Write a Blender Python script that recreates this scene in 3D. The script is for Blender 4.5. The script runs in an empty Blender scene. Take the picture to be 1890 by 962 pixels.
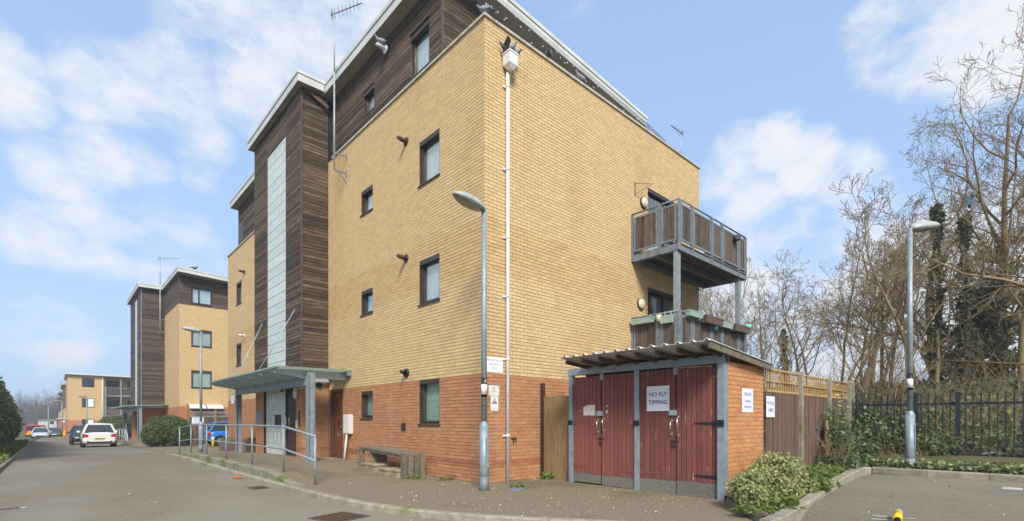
import bpy, math, random
import numpy as np
from mathutils import Vector, Matrix
random.seed(7); rng = np.random.default_rng(7)
PI = math.pi; S = bpy.context.scene; COL = S.collection
# ------------------------------------------------------------------ camera
# World frame: X runs along the gable wall away from the street, Y runs along the street, metres.
cam = bpy.data.cameras.new('camera'); camo = bpy.data.objects.new('camera', cam); COL.objects.link(camo)
cam.sensor_width = 36.0; cam.lens = 17.448; cam.shift_y = 0.1556; cam.clip_start = 0.1; cam.clip_end = 3000
camo.location = (0, 0, 1.31); camo.rotation_euler = (math.radians(90), 0, -math.radians(42.64))
S.camera = camo
S.view_settings.view_transform = 'Standard'; S.view_settings.look = 'None'
S.view_settings.exposure = 1.12; S.view_settings.gamma = 1.0
# ------------------------------------------------------------------ sky and sun
SUN_EL, SUN_AZ = math.radians(40), math.radians(214)      # azimuth clockwise from +Y
sdir = Vector((math.sin(SUN_AZ)*math.cos(SUN_EL), math.cos(SUN_AZ)*math.cos(SUN_EL), math.sin(SUN_EL)))
W = bpy.data.worlds.new('World'); S.world = W; W.use_nodes = True
nt = W.node_tree; nt.nodes.clear()
def nd(t, typ, **kw):
    n = t.nodes.new(typ)
    for k, v in kw.items(): setattr(n, k, v)
    return n
def math_node(t, op, a, b=None, clamp=False):
    n = nd(t, 'ShaderNodeMath', operation=op, use_clamp=clamp)
    for i, v in enumerate((a, b)):
        if v is None: continue
        if isinstance(v, (int, float)): n.inputs[i].default_value = v
        else: t.links.new(v, n.inputs[i])
    return n.outputs[0]
wo = nd(nt, 'ShaderNodeOutputWorld'); bg = nd(nt, 'ShaderNodeBackground'); bg.inputs['Strength'].default_value = 0.12
nt.links.new(bg.outputs[0], wo.inputs[0])
sky = nd(nt, 'ShaderNodeTexSky', sky_type='NISHITA'); sky.sun_disc = False
sky.sun_elevation = SUN_EL; sky.sun_rotation = SUN_AZ; sky.air_density = 1.0; sky.dust_density = 0.6; sky.ozone_density = 1.6
tc = nd(nt, 'ShaderNodeTexCoord'); DIR = tc.outputs['Generated']
nz = nd(nt, 'ShaderNodeTexNoise'); nz.inputs['Scale'].default_value = 6.5; nz.inputs['Detail'].default_value = 10; nz.inputs['Roughness'].default_value = 0.66
mp = nd(nt, 'ShaderNodeMapping'); mp.inputs['Scale'].default_value = (1, 1, 1.7); nt.links.new(DIR, mp.inputs[0]); nt.links.new(mp.outputs[0], nz.inputs['Vector'])
# cumulus heaps: compass bearing (deg from +Y), elevation (deg), radius (deg), weight
CLOUDS = [(14.3, 36.3, 6.7, 0.84), (22.0, 37.3, 5.6, 0.84), (17.7, 34.2, 2.8, 0.59), (2.4, 27.5, 3.0, 0.8), (5.1, 28.0, 3.5, 0.84), (8.8, 29.1, 4.1, 0.84), (14.3, 30.6, 3.8, 0.84), (16.7, 32.7, 2.4, 0.59), (10.5, 25.9, 2.9, 0.76), (10.5, 22.8, 1.7, 0.59), (5.5, 25.4, 2.7, 0.59), (-2.6, 26.4, 2.4, 0.76), (-2.0, 24.4, 2.0, 0.67), (0.3, 20.2, 2.6, 0.71), (3.1, 21.8, 2.7, 0.8), (6.3, 22.7, 2.1, 0.67), (-1.4, 15.2, 2.6, 0.59), (2.0, 15.5, 3.7, 0.67), (7.5, 16.6, 3.9, 0.67), (11.0, 15.8, 2.6, 0.5), (0.3, 8.0, 3.7, 0.63), (-2.0, 6.9, 2.2, 0.42), (24.2, 33.7, 3.0, 0.42), (67.5, 26.1, 2.5, 0.85), (70.5, 26.2, 2.5, 1), (73.4, 24.0, 2.7, 1), (76.5, 22.0, 2.4, 0.85), (78.6, 20.1, 1.9, 0.7), (65.4, 24.1, 2.1, 0.6), (69.1, 22.6, 3.1, 0.65), (80.2, 31.7, 3.4, 0.7), (83.6, 30.2, 3.7, 0.9), (87.3, 28.0, 3.5, 1), (82.1, 28.1, 2.1, 0.6), (87.6, 30.6, 3.0, 0.9), (78.2, 17.0, 3.4, 0.9), (81.4, 14.1, 5.2, 1), (76.5, 15.5, 3.0, 0.7), (71.5, 18.3, 4.2, 0.5), (85.7, 10.6, 6.7, 0.95), (49.2, 39.3, 2.4, 0.35), (66.5, 12.1, 6.7, 0.7), (76.1, 9.1, 7.2, 0.85), (100, 48, 16, 0.7), (130, 40, 20, 0.9), (170, 50, 24, 0.9), (210, 30, 22, 0.9), (250, 45, 20, 0.8), (300, 35, 16, 0.8), (325, 22, 10, 0.9), (330, 44, 12, 0.8), (0, 72, 14, 0.5), (60, 66, 14, 0.5), (150, 15, 18, 0.8), (190, 18, 16, 0.7), (275, 16, 16, 0.8)]
acc = None
vdir = nd(nt, 'ShaderNodeVectorMath', operation='NORMALIZE'); nt.links.new(DIR, vdir.inputs[0])
for b, e, r, wgt in CLOUDS:
    b, e = math.radians(b), math.radians(e)
    dp = nd(nt, 'ShaderNodeVectorMath', operation='DOT_PRODUCT'); nt.links.new(vdir.outputs[0], dp.inputs[0])
    dp.inputs[1].default_value = (math.sin(b)*math.cos(e), math.cos(b)*math.cos(e), math.sin(e))
    mr = nd(nt, 'ShaderNodeMapRange'); mr.interpolation_type = 'SMOOTHSTEP'
    nt.links.new(dp.outputs['Value'], mr.inputs['Value'])
    mr.inputs['From Min'].default_value = math.cos(math.radians(r*1.6)); mr.inputs['From Max'].default_value = 1.0
    mr.inputs['To Max'].default_value = wgt
    acc = mr.outputs[0] if acc is None else math_node(nt, 'MAXIMUM', acc, mr.outputs[0])
nn = math_node(nt, 'MULTIPLY', math_node(nt, 'SUBTRACT', nz.outputs[0], 0.5), 2.7)
dens = math_node(nt, 'ADD', math_node(nt, 'MULTIPLY', acc, 1.15), nn)
cr = nd(nt, 'ShaderNodeMapRange'); cr.interpolation_type = 'SMOOTHSTEP'; nt.links.new(dens, cr.inputs['Value'])
cr.inputs['From Min'].default_value = 0.30; cr.inputs['From Max'].default_value = 1.28; cr.inputs['To Max'].default_value = 0.96
# pale veil lifting the blue towards the horizon
sep = nd(nt, 'ShaderNodeSeparateXYZ'); nt.links.new(vdir.outputs[0], sep.inputs[0])
veil = nd(nt, 'ShaderNodeMapRange'); nt.links.new(sep.outputs['Z'], veil.inputs['Value'])
veil.inputs['From Min'].default_value = 0.0; veil.inputs['From Max'].default_value = 0.75; veil.inputs['To Min'].default_value = 0.92; veil.inputs['To Max'].default_value = 0.55
mx0 = nd(nt, 'ShaderNodeMix', data_type='RGBA'); nt.links.new(veil.outputs[0], mx0.inputs[0]); nt.links.new(sky.outputs[0], mx0.inputs[6]); mx0.inputs[7].default_value = (1.75, 2.5, 3.75, 1)
mx = nd(nt, 'ShaderNodeMix', data_type='RGBA'); nt.links.new(cr.outputs[0], mx.inputs[0]); nt.links.new(mx0.outputs[2], mx.inputs[6]); mx.inputs[7].default_value = (3.5, 3.58, 3.75, 1)
nt.links.new(mx.outputs[2], bg.inputs[0])
sl = bpy.data.lights.new('sun', 'SUN'); sl.energy = 2.3; sl.angle = math.radians(16); sl.color = (1.0, 0.95, 0.87)
slo = bpy.data.objects.new('sun', sl); COL.objects.link(slo); slo.rotation_euler = (-sdir).to_track_quat('-Z', 'Y').to_euler(); slo.location = (-20, -20, 40)

# ------------------------------------------------------------------ helpers
ORG = {}
def props(o, label=None, cat=None, group=None, kind=None):
    for k, v in (('label', label), ('category', cat), ('group', group), ('kind', kind)):
        if v: o[k] = v
    return o
def thing(name, label, cat, loc=(0,0,0), rz=0, group=None):
    o = bpy.data.objects.new(name, None); COL.objects.link(o); o.empty_display_size = .3
    o.location = loc; o.rotation_euler = (0, 0, rz); ORG[o.name] = Vector(loc) if rz == 0 else Vector((0,0,0))
    return props(o, label, cat, group)
def link(name, me, parent=None):
    o = bpy.data.objects.new(name, me); COL.objects.link(o)
    if parent: o.parent = parent
    ORG[o.name] = ORG[parent.name] if parent else Vector((0,0,0))
    return o
def copy_tree(o, parent=None):
    c = o.copy(); COL.objects.link(c)
    if parent: c.parent = parent
    for ch in list(o.children): copy_tree(ch, c)
    return c
class MB:
    def __init__(s): s.v = []; s.f = []; s.m = []; s.smooth = []
    def add(s, vs, fs, mi=0, sm=False):
        b = len(s.v); s.v.extend(vs)
        for f in fs: s.f.append(tuple(b+i for i in f)); s.m.append(mi); s.smooth.append(sm)
    def box(s, x0, x1, y0, y1, z0, z1, mi=0):
        if x0 > x1: x0, x1 = x1, x0
        if y0 > y1: y0, y1 = y1, y0
        s.add([(x0,y0,z0),(x1,y0,z0),(x1,y1,z0),(x0,y1,z0),(x0,y0,z1),(x1,y0,z1),(x1,y1,z1),(x0,y1,z1)],
              [(0,3,2,1),(4,5,6,7),(0,1,5,4),(1,2,6,5),(2,3,7,6),(3,0,4,7)], mi)
    def ub(s, ax, c, u0, u1, n0, n1, z0, z1, mi=0):      # box on a wall plane: u along it, n outward from it
        if ax == 'x': s.box(c-n1, c-n0, u0, u1, z0, z1, mi)
        else: s.box(u0, u1, c-n1, c-n0, z0, z1, mi)
    def bar(s, a, b, w, h=None, mi=0, up=(0,0,1)):       # square bar from a to b
        h = h or w; a = Vector(a); b = Vector(b); d = (b-a).normalized(); u = Vector(up)
        if abs(d.dot(u)) > .98: u = Vector((1,0,0))
        r = d.cross(u).normalized()*w/2; t = r.cross(d).normalized()*h/2
        s.add([tuple(p) for q in (a, b) for p in (q-r-t, q+r-t, q+r+t, q-r+t)], [(0,1,2,3),(7,6,5,4),(0,4,5,1),(1,5,6,2),(2,6,7,3),(3,7,4,0)], mi)
    def tube(s, pts, rad, n=10, mi=0, cap=True):
        pts = [Vector(p) for p in pts]
        if isinstance(rad, (int, float)): rad = [rad]*len(pts)
        b0 = len(s.v); ref = None
        for i, p in enumerate(pts):
            d = (pts[min(i+1, len(pts)-1)] - pts[max(i-1, 0)]).normalized()
            if ref is None: ref = Vector((1,0,0)) if abs(d.x) < .9 else Vector((0,1,0))
            r = (ref - d*ref.dot(d)).normalized(); t = d.cross(r); ref = r
            for k in range(n):
                a = 2*PI*k/n; s.v.append(tuple(p + (r*math.cos(a)+t*math.sin(a))*rad[i]))
        for i in range(len(pts)-1):
            for k in range(n):
                a = b0+i*n+k; b = b0+i*n+(k+1)%n
                s.f.append((a, b, b+n, a+n)); s.m.append(mi); s.smooth.append(True)
        if cap:
            s.f.append(tuple(b0+k for k in reversed(range(n)))); s.m.append(mi); s.smooth.append(False)
            e = b0+(len(pts)-1)*n
            s.f.append(tuple(e+k for k in range(n))); s.m.append(mi); s.smooth.append(False)
    def ell(s, c, r, n=10, m=6, mi=0, rot=None):
        b0 = len(s.v); c = Vector(c)
        for i in range(m+1):
            th = PI*i/m
            for k in range(n):
                a = 2*PI*k/n; p = Vector((r[0]*math.sin(th)*math.cos(a), r[1]*math.sin(th)*math.sin(a), r[2]*math.cos(th)))
                if rot: p = rot @ p
                s.v.append(tuple(c+p))
        for i in range(m):
            for k in range(n):
                a = b0+i*n+k; b = b0+i*n+(k+1)%n
                s.f.append((a, a+n, b+n, b)); s.m.append(mi); s.smooth.append(True)
    def prism(s, poly, ax, a0, a1, mi=0):                # poly in the two other axes, extruded along ax
        n = len(poly)
        def P(q, a): return (a, q[0], q[1]) if ax == 'x' else (q[0], a, q[1]) if ax == 'y' else (q[0], q[1], a)
        s.add([P(q, a0) for q in poly]+[P(q, a1) for q in poly],
              [tuple(range(n)), tuple(range(2*n-1, n-1, -1))]+[(i, (i+1) % n, n+(i+1) % n, n+i) for i in range(n)], mi)
    def loft(s, rings, mi=0, sm=True, close=True):
        b0 = len(s.v); n = len(rings[0])
        for r in rings: s.v.extend(r)
        for i in range(len(rings)-1):
            for k in range(n if close else n-1):
                a = b0+i*n+k; b = b0+i*n+(k+1) % n
                s.f.append((a, b, b+n, a+n)); s.m.append(mi); s.smooth.append(sm)
        if close:
            s.f.append(tuple(b0+k for k in range(n))); s.m.append(mi); s.smooth.append(False)
            s.f.append(tuple(b0+(len(rings)-1)*n+k for k in reversed(range(n)))); s.m.append(mi); s.smooth.append(False)
    def mesh(s, name, mats, org=Vector((0,0,0)), fix=True):
        me = bpy.data.meshes.new(name)
        o = tuple(org)
        me.from_pydata([(v[0]-o[0], v[1]-o[1], v[2]-o[2]) for v in s.v], [], s.f)
        for m in (mats if isinstance(mats, (list, tuple)) else [mats]): me.materials.append(m)
        me.polygons.foreach_set('material_index', s.m); me.polygons.foreach_set('use_smooth', s.smooth)
        if fix and len(s.f) < 20000:
            import bmesh
            bm = bmesh.new(); bm.from_mesh(me); bmesh.ops.recalc_face_normals(bm, faces=bm.faces); bm.to_mesh(me); bm.free()
        me.update(); return me
    def build(s, name, mats, parent=None, label=None, cat=None, group=None, kind=None, org=None):
        if org is None: org = ORG[parent.name] if parent else Vector((0,0,0))
        o = link(name, s.mesh(name, mats, Vector(org)), parent)
        if not parent and tuple(org) != (0,0,0): o.location = org
        return props(o, label, cat, group, kind)

# ------------------------------------------------------------------ materials
def mat(name, c1, c2=None, scale=6, rough=.85, bump=0, stretch=(1,1,1), rnd=0, metal=0, spec=.35, c3=None, s3=.7, t3=.62, detail=4, bscale=None, w3=.08, hue=0, lo=.35, hi=.65):
    m = bpy.data.materials.new(name); m.use_nodes = True; t = m.node_tree; t.nodes.clear()
    out = nd(t, 'ShaderNodeOutputMaterial'); p = nd(t, 'ShaderNodeBsdfPrincipled'); t.links.new(p.outputs[0], out.inputs[0])
    p.inputs['Roughness'].default_value = rough; p.inputs['Metallic'].default_value = metal; p.inputs['Specular IOR Level'].default_value = spec
    g = nd(t, 'ShaderNodeNewGeometry'); oi = nd(t, 'ShaderNodeObjectInfo')
    r = math_node(t, 'FRACT', math_node(t, 'ADD', g.outputs['Random Per Island'], math_node(t, 'MULTIPLY', oi.outputs['Random'], 7.31)))
    mpn = nd(t, 'ShaderNodeMapping'); t.links.new(g.outputs['Position'], mpn.inputs[0]); mpn.inputs['Scale'].default_value = stretch
    off = nd(t, 'ShaderNodeCombineXYZ'); 
    if rnd:
        k = math_node(t, 'MULTIPLY', r, 13.0)
        for i in range(3): t.links.new(k, off.inputs[i])
        t.links.new(off.outputs[0], mpn.inputs['Location'])
    n = nd(t, 'ShaderNodeTexNoise'); n.inputs['Scale'].default_value = scale; n.inputs['Detail'].default_value = detail; t.links.new(mpn.outputs[0], n.inputs['Vector'])
    if c2 is None: c2 = tuple(x*.8 for x in c1)
    mr = nd(t, 'ShaderNodeMapRange'); t.links.new(n.outputs[0], mr.inputs['Value']); mr.inputs['From Min'].default_value = lo; mr.inputs['From Max'].default_value = hi
    mxn = nd(t, 'ShaderNodeMix', data_type='RGBA'); t.links.new(mr.outputs[0], mxn.inputs[0]); mxn.inputs[6].default_value = (*c1, 1); mxn.inputs[7].default_value = (*c2, 1)
    col = mxn.outputs[2]
    if c3:                                                # blotches, lichen, worn paint
        n3 = nd(t, 'ShaderNodeTexNoise'); n3.inputs['Scale'].default_value = s3; n3.inputs['Detail'].default_value = 6; n3.inputs['Roughness'].default_value = .65
        mp3 = nd(t, 'ShaderNodeMapping'); t.links.new(g.outputs['Position'], mp3.inputs[0]); mp3.inputs['Location'].default_value = (3.1, 7.7, 1.9)
        mp3.inputs['Scale'].default_value = tuple(1+(x-1)*.5 if x > 1 else x for x in stretch); t.links.new(mp3.outputs[0], n3.inputs['Vector'])
        m3 = nd(t, 'ShaderNodeMapRange'); t.links.new(n3.outputs[0], m3.inputs['Value']); m3.inputs['From Min'].default_value = t3; m3.inputs['From Max'].default_value = t3+w3
        x3 = nd(t, 'ShaderNodeMix', data_type='RGBA'); t.links.new(m3.outputs[0], x3.inputs[0]); t.links.new(col, x3.inputs[6]); x3.inputs[7].default_value = (*c3, 1)
        col = x3.outputs[2]
    if rnd:
        hs = nd(t, 'ShaderNodeHueSaturation'); t.links.new(col, hs.inputs['Color'])
        v = nd(t, 'ShaderNodeMapRange'); t.links.new(r, v.inputs['Value']); v.inputs['To Min'].default_value = 1-rnd; v.inputs['To Max'].default_value = 1+rnd
        t.links.new(v.outputs[0], hs.inputs['Value'])
        if hue:
            r2 = math_node(t, 'FRACT', math_node(t, 'MULTIPLY', r, 17.7))
            v2 = nd(t, 'ShaderNodeMapRange'); t.links.new(r2, v2.inputs['Value']); v2.inputs['To Min'].default_value = .5-hue; v2.inputs['To Max'].default_value = .5+hue
            t.links.new(v2.outputs[0], hs.inputs['Hue'])
        col = hs.outputs[0]
    t.links.new(col, p.inputs['Base Color'])
    if bump:
        nb = nd(t, 'ShaderNodeTexNoise'); nb.inputs['Scale'].default_value = bscale or scale*4; nb.inputs['Detail'].default_value = 3; t.links.new(mpn.outputs[0], nb.inputs['Vector'])
        bp = nd(t, 'ShaderNodeBump'); bp.inputs['Strength'].default_value = bump; bp.inputs['Distance'].default_value = .01; t.links.new(nb.outputs[0], bp.inputs['Height']); t.links.new(bp.outputs[0], p.inputs['Normal'])
    m['node_p'] = 1
    return m
def glassy(name, tint, refl=.35, see=True, rough=.04):
    m = bpy.data.materials.new(name); m.use_nodes = True; t = m.node_tree; t.nodes.clear()
    out = nd(t, 'ShaderNodeOutputMaterial'); g = nd(t, 'ShaderNodeBsdfGlossy'); g.inputs['Roughness'].default_value = rough; g.inputs['Color'].default_value = (.9,.93,.95,1)
    if see: a = nd(t, 'ShaderNodeBsdfTransparent')
    else: a = nd(t, 'ShaderNodeBsdfDiffuse')
    a.inputs['Color'].default_value = (*tint, 1)
    fr = nd(t, 'ShaderNodeLayerWeight'); fr.inputs['Blend'].default_value = .5
    f2 = math_node(t, 'ADD', math_node(t, 'MULTIPLY', math_node(t, 'POWER', fr.outputs['Facing'], 3.0), (1-refl)*.6), refl, True)
    mx = nd(t, 'ShaderNodeMixShader'); t.links.new(f2, mx.inputs[0]); t.links.new(a.outputs[0], mx.inputs[1]); t.links.new(g.outputs[0], mx.inputs[2]); t.links.new(mx.outputs[0], out.inputs[0])
    return m
M = {}
M['brick_y'] = mat('yellow_brick', (.62,.452,.236), (.56,.40,.202), 14, .9, .2, stretch=(1,1,.4), rnd=.07, hue=.004, c3=(.54,.365,.18), s3=.6, t3=.53, w3=.2)
M['brick_yo'] = mat('deeper_yellow_brick', (.585,.405,.20), (.52,.35,.165), 14, .9, .2, rnd=.09, hue=.010, c3=(.60,.435,.235), s3=.5, t3=.5, w3=.25)
M['brick_r'] = mat('red_brick', (.45,.215,.105), (.395,.185,.088), 16, .9, .2, stretch=(1,1,.4), rnd=.11, hue=.010, c3=(.46,.27,.16), s3=.8, t3=.58, w3=.25)
M['brick_d'] = mat('dark_red_brick', (.37,.15,.075), (.30,.12,.06), 16, .9, .25, rnd=.18, hue=.01)
M['brick_o'] = mat('orange_brick', (.54,.25,.105), (.46,.21,.085), 16, .9, .2, rnd=.12, hue=.012)
M['mortar_y'] = mat('brown_mortar', (.235,.16,.085), (.29,.205,.115), 9, .95)
M['mortar_r'] = mat('buff_mortar', (.56,.42,.26), (.48,.35,.21), 9, .95)
M['wood'] = mat('weathered_cladding', (.050,.032,.021), (.122,.085,.056), 3.2, .85, .5, stretch=(1,1,22), rnd=.55, hue=.012, c3=(.22,.185,.145), s3=1.6, t3=.58, w3=.14)
M['wood_v'] = mat('brown_stained_slat', (.065,.046,.036), (.13,.10,.078), 3, .85, .4, stretch=(18,18,1), rnd=.42, c3=(.22,.15,.08), s3=1.1, t3=.64, w3=.1)
M['fence_d'] = mat('dark_brown_stained_board', (.085,.052,.04), (.14,.09,.066), 3, .85, .3, stretch=(18,18,1), rnd=.3)
M['fence_g'] = mat('new_golden_timber', (.50,.32,.13), (.40,.24,.09), 6, .8, .2, rnd=.12)
M['gate_w'] = mat('tan_timber_board', (.30,.205,.10), (.20,.135,.065), 3, .85, .4, stretch=(14,14,1), rnd=.18)
M['grey_w'] = mat('grey_weathered_timber', (.215,.185,.13), (.13,.112,.078), 3, .9, .5, stretch=(3,3,14), rnd=.22, c3=(.13,.13,.07), s3=2, t3=.58, w3=.1)
M['raft'] = mat('dark_rafter_timber', (.075,.045,.028), (.12,.075,.045), 3, .9, .3, stretch=(3,3,14), rnd=.25)
M['grey_bd'] = mat('bare_grey_kick_board', (.205,.185,.155), (.135,.122,.10), 4, .9, .4, stretch=(3,3,20), rnd=.12)
M['red_p'] = mat('faded_red_paint', (.235,.078,.060), (.195,.066,.052), 3, .75, .35, stretch=(14,14,1), rnd=.10, c3=(.34,.15,.115), s3=1.8, t3=.66, w3=.05)
M['red_w'] = mat('peeling_red_paint', (.205,.066,.052), (.155,.052,.042), 4, .75, .45, stretch=(14,14,1), rnd=.14, c3=(.38,.26,.21), s3=2.6, t3=.635, w3=.05)
M['galv'] = mat('galvanised_steel', (.22,.27,.30), (.30,.345,.37), 9, .5, .1, metal=.25, c3=(.18,.23,.27), s3=3, t3=.58, w3=.12)
M['galv_l'] = mat('pale_galvanised_steel', (.42,.47,.49), (.33,.38,.40), 9, .45, .05, metal=.2)
M['steel_g'] = mat('grey_coated_steel', (.15,.178,.20), (.22,.25,.275), 7, .55, .1, metal=.15, rnd=.05)
M['moss_s'] = mat('mossy_canopy_sheet', (.20,.24,.20), (.27,.31,.29), 3, .5, .1, c3=(.12,.15,.06), s3=1.4, t3=.52, w3=.2)
M['fascia'] = mat('pale_fascia', (.60,.62,.60), (.50,.52,.49), 1.5, .45, 0, c3=(.42,.42,.36), s3=.9, t3=.55, w3=.3)
M['soffit'] = mat('dull_soffit', (.36,.34,.29), (.28,.26,.215), 2, .9)
M['coping'] = mat('stone_coping', (.50,.46,.38), (.36,.33,.27), 5, .9, .2)
M['frame'] = mat('dark_brown_window_frame', (.040,.030,.025), (.058,.045,.037), 8, .45, rnd=.1)
M['framew'] = mat('brown_timber_trim', (.12,.075,.05), (.08,.05,.035), 4, .7, stretch=(1,1,12))
M['glass'] = glassy('window_glass', (.88,.93,.92), .16)
M['glassd'] = glassy('car_glass', (.03,.045,.05), .05, see=False)
M['gblock'] = mat('glass_block', (.58,.62,.58), (.48,.52,.48), 5, .4, .15, rnd=.06, spec=.4, bscale=30)
M['gbgrout'] = mat('glass_block_joint', (.42,.46,.46), (.36,.40,.40), 6, .7)
M['curtain'] = mat('pale_curtain', (.80,.82,.84), (.62,.65,.68), 2, .9, stretch=(14,14,.7))
M['blind'] = mat('green_white_blind', (.74,.86,.78), (.62,.74,.66), 8, .8, rnd=.06)
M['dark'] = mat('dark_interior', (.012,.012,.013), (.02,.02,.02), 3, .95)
M['door'] = mat('mahogany_door', (.17,.058,.026), (.12,.04,.02), 3, .4, .1, stretch=(12,12,1))
M['doord'] = mat('dark_entrance_door', (.075,.035,.027), (.05,.025,.02), 3, .45, stretch=(12,12,1))
M['white'] = mat('white_plastic', (.66,.66,.63), (.58,.58,.55), 3, .45, c3=(.56,.55,.50), s3=1.2, t3=.6, w3=.2)
M['pipe'] = mat('white_pipe', (.74,.74,.71), (.68,.68,.65), 3, .5)
M['sign'] = mat('white_sign_board', (.76,.77,.80), (.70,.71,.75), 3, .4)
M['paper'] = mat('weathered_paper', (.70,.68,.62), (.58,.56,.50), 12, .8)
M['ink'] = mat('navy_lettering', (.02,.045,.20), (.03,.055,.22), 3, .5)
M['inkg'] = mat('grey_lettering', (.30,.30,.33), (.36,.36,.38), 3, .6)
M['inkf'] = mat('faded_blue_lettering', (.13,.17,.36), (.20,.24,.42), 12, .6)
M['black'] = mat('black_paint', (.012,.013,.016), (.02,.021,.024), 5, .45)
M['navy'] = mat('navy_black_steel', (.014,.018,.028), (.022,.027,.038), 5, .4)
M['chrome'] = mat('brushed_steel', (.62,.62,.62), (.5,.5,.5), 20, .25, metal=.9)
M['rust'] = mat('rusty_iron', (.10,.055,.035), (.05,.03,.022), 18, .8)
M['lampsh'] = mat('street_lamp_shell', (.40,.42,.40), (.32,.34,.32), 5, .4)
M['lampdf'] = mat('lamp_bowl', (.30,.28,.22), (.22,.20,.16), 7, .25)
M['cream'] = mat('cream_lamp_bowl', (.62,.58,.44), (.54,.49,.36), 7, .4)
M['yellow'] = mat('yellow_paint', (.78,.55,.02), (.66,.45,.02), 9, .4)
M['orange'] = mat('orange_leaf', (.65,.20,.05), (.5,.14,.04), 30, .7)
M['red'] = mat('red_plastic', (.45,.02,.02), (.35,.02,.02), 9, .35)
M['gplant'] = mat('pale_green_plastic', (.33,.44,.36), (.27,.37,.30), 6, .5)
M['bplant'] = mat('brown_plastic', (.15,.10,.085), (.12,.08,.068), 6, .6)
M['mint'] = mat('bright_mint_plastic', (.16,.52,.42), (.12,.45,.36), 6, .5)
M['corr'] = mat('corrugated_roof_sheet', (.66,.66,.64), (.52,.52,.50), 5, .5, c3=(.30,.28,.22), s3=2, t3=.55, w3=.2)
M['road'] = mat('road_asphalt', (.15,.128,.094), (.212,.181,.131), 24, .92, .5, stretch=(1,.6,1), c3=(.222,.198,.155), s3=.26, t3=.46, w3=.16, bscale=130, detail=12, lo=.34, hi=.66)
M['pave'] = mat('pavement_asphalt', (.158,.126,.083), (.245,.198,.132), 26, .94, .6, c3=(.12,.108,.055), s3=.5, t3=.54, w3=.18, bscale=120, detail=12, lo=.34, hi=.66)
M['kerb'] = mat('concrete_kerb', (.33,.295,.225), (.23,.205,.155), 7, .92, .4, rnd=.12, c3=(.15,.155,.06), s3=1.1, t3=.545, w3=.14)
M['kerbm'] = mat('mossy_concrete', (.27,.25,.19), (.19,.175,.125), 7, .92, .4, c3=(.12,.135,.035), s3=1.1, t3=.47, w3=.12)
M['soil'] = mat('bare_soil', (.15,.105,.065), (.09,.065,.042), 5, .95, .6, c3=(.09,.11,.04), s3=.8, t3=.5, w3=.2)
M['ground'] = mat('rough_grass_ground', (.085,.10,.035), (.11,.09,.045), 1.2, .95, .4, c3=(.13,.10,.065), s3=.4, t3=.52, w3=.1)
M['iron'] = mat('cast_iron_cover', (.12,.088,.07), (.08,.06,.048), 20, .7, .3)
M['litter'] = mat('pale_leaf_litter', (.50,.42,.28), (.36,.28,.17), 9, .9, rnd=.35)
M['paintw'] = mat('worn_white_road_paint', (.55,.54,.50), (.30,.27,.24), 22, .8)
M['bark'] = mat('bark', (.285,.20,.11), (.195,.135,.075), 5, .95, .2, rnd=.12, c3=(.25,.23,.10), s3=1.2, t3=.5, w3=.15)
M['barkd'] = mat('dark_bark', (.14,.11,.075), (.10,.078,.055), 5, .95, .3, rnd=.15)
M['barkfar'] = mat('far_twigs', (.15,.13,.11), (.11,.10,.085), 1, .95)
M['ivy'] = mat('ivy_leaf', (.13,.19,.06), (.18,.20,.08), 2, .5, rnd=.55, hue=.03, spec=.5)
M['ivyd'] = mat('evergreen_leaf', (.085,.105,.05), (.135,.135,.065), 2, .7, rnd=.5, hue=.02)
M['bram'] = mat('bramble_leaf', (.115,.17,.08), (.15,.20,.08), 2, .5, rnd=.5, hue=.03, spec=.5)
M['dead'] = mat('dead_brown_stem', (.30,.20,.115), (.20,.135,.078), 4, .9, rnd=.4)
M['varieg'] = mat('cream_and_green_leaf', (.50,.48,.22), (.20,.26,.075), 20, .55, rnd=.38, hue=.02, spec=.4)
M['grass'] = mat('short_grass', (.13,.20,.045), (.18,.23,.06), 1.5, .7, rnd=.4, hue=.02)
M['hedge'] = mat('round_hedge_leaf', (.085,.15,.035), (.125,.185,.05), 1.5, .55, rnd=.5, hue=.02)
M['conif'] = mat('conifer_spray', (.13,.17,.06), (.18,.19,.075), .8, .8, rnd=.5, hue=.02)
M['grey_f'] = mat('grey_plumage', (.16,.18,.22), (.30,.32,.36), 40, .7)
M['dk_f'] = mat('dark_plumage', (.03,.035,.045), (.09,.10,.12), 40, .6)
M['wh_f'] = mat('white_plumage', (.65,.65,.66), (.5,.5,.52), 40, .7)
M['teal'] = mat('teal_plastic_film', (.05,.25,.32), (.03,.15,.22), 9, .3)
M['grit'] = mat('brown_plastic_box', (.36,.29,.19), (.29,.23,.15), 6, .7, rnd=.08)
M['net'] = mat('bird_net', (.09,.08,.07), (.09,.08,.07), 2, .8)
M['tyre'] = mat('tyre_rubber', (.015,.015,.016), (.022,.022,.023), 9, .8)
M['rim'] = mat('alloy_rim', (.35,.36,.37), (.28,.29,.30), 9, .35, metal=.5)
_t = M['moss_s'].node_tree; _p = [n for n in _t.nodes if n.type == 'BSDF_PRINCIPLED'][0]; _o = [n for n in _t.nodes if n.type == 'OUTPUT_MATERIAL'][0]
_tr = nd(_t, 'ShaderNodeBsdfTranslucent'); _tr.inputs[0].default_value = (.62, .72, .64, 1); _mx = nd(_t, 'ShaderNodeMixShader'); _mx.inputs[0].default_value = .65
_t.links.new(_p.outputs[0], _mx.inputs[1]); _t.links.new(_tr.outputs[0], _mx.inputs[2]); _t.links.new(_mx.outputs[0], _o.inputs[0])
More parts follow.
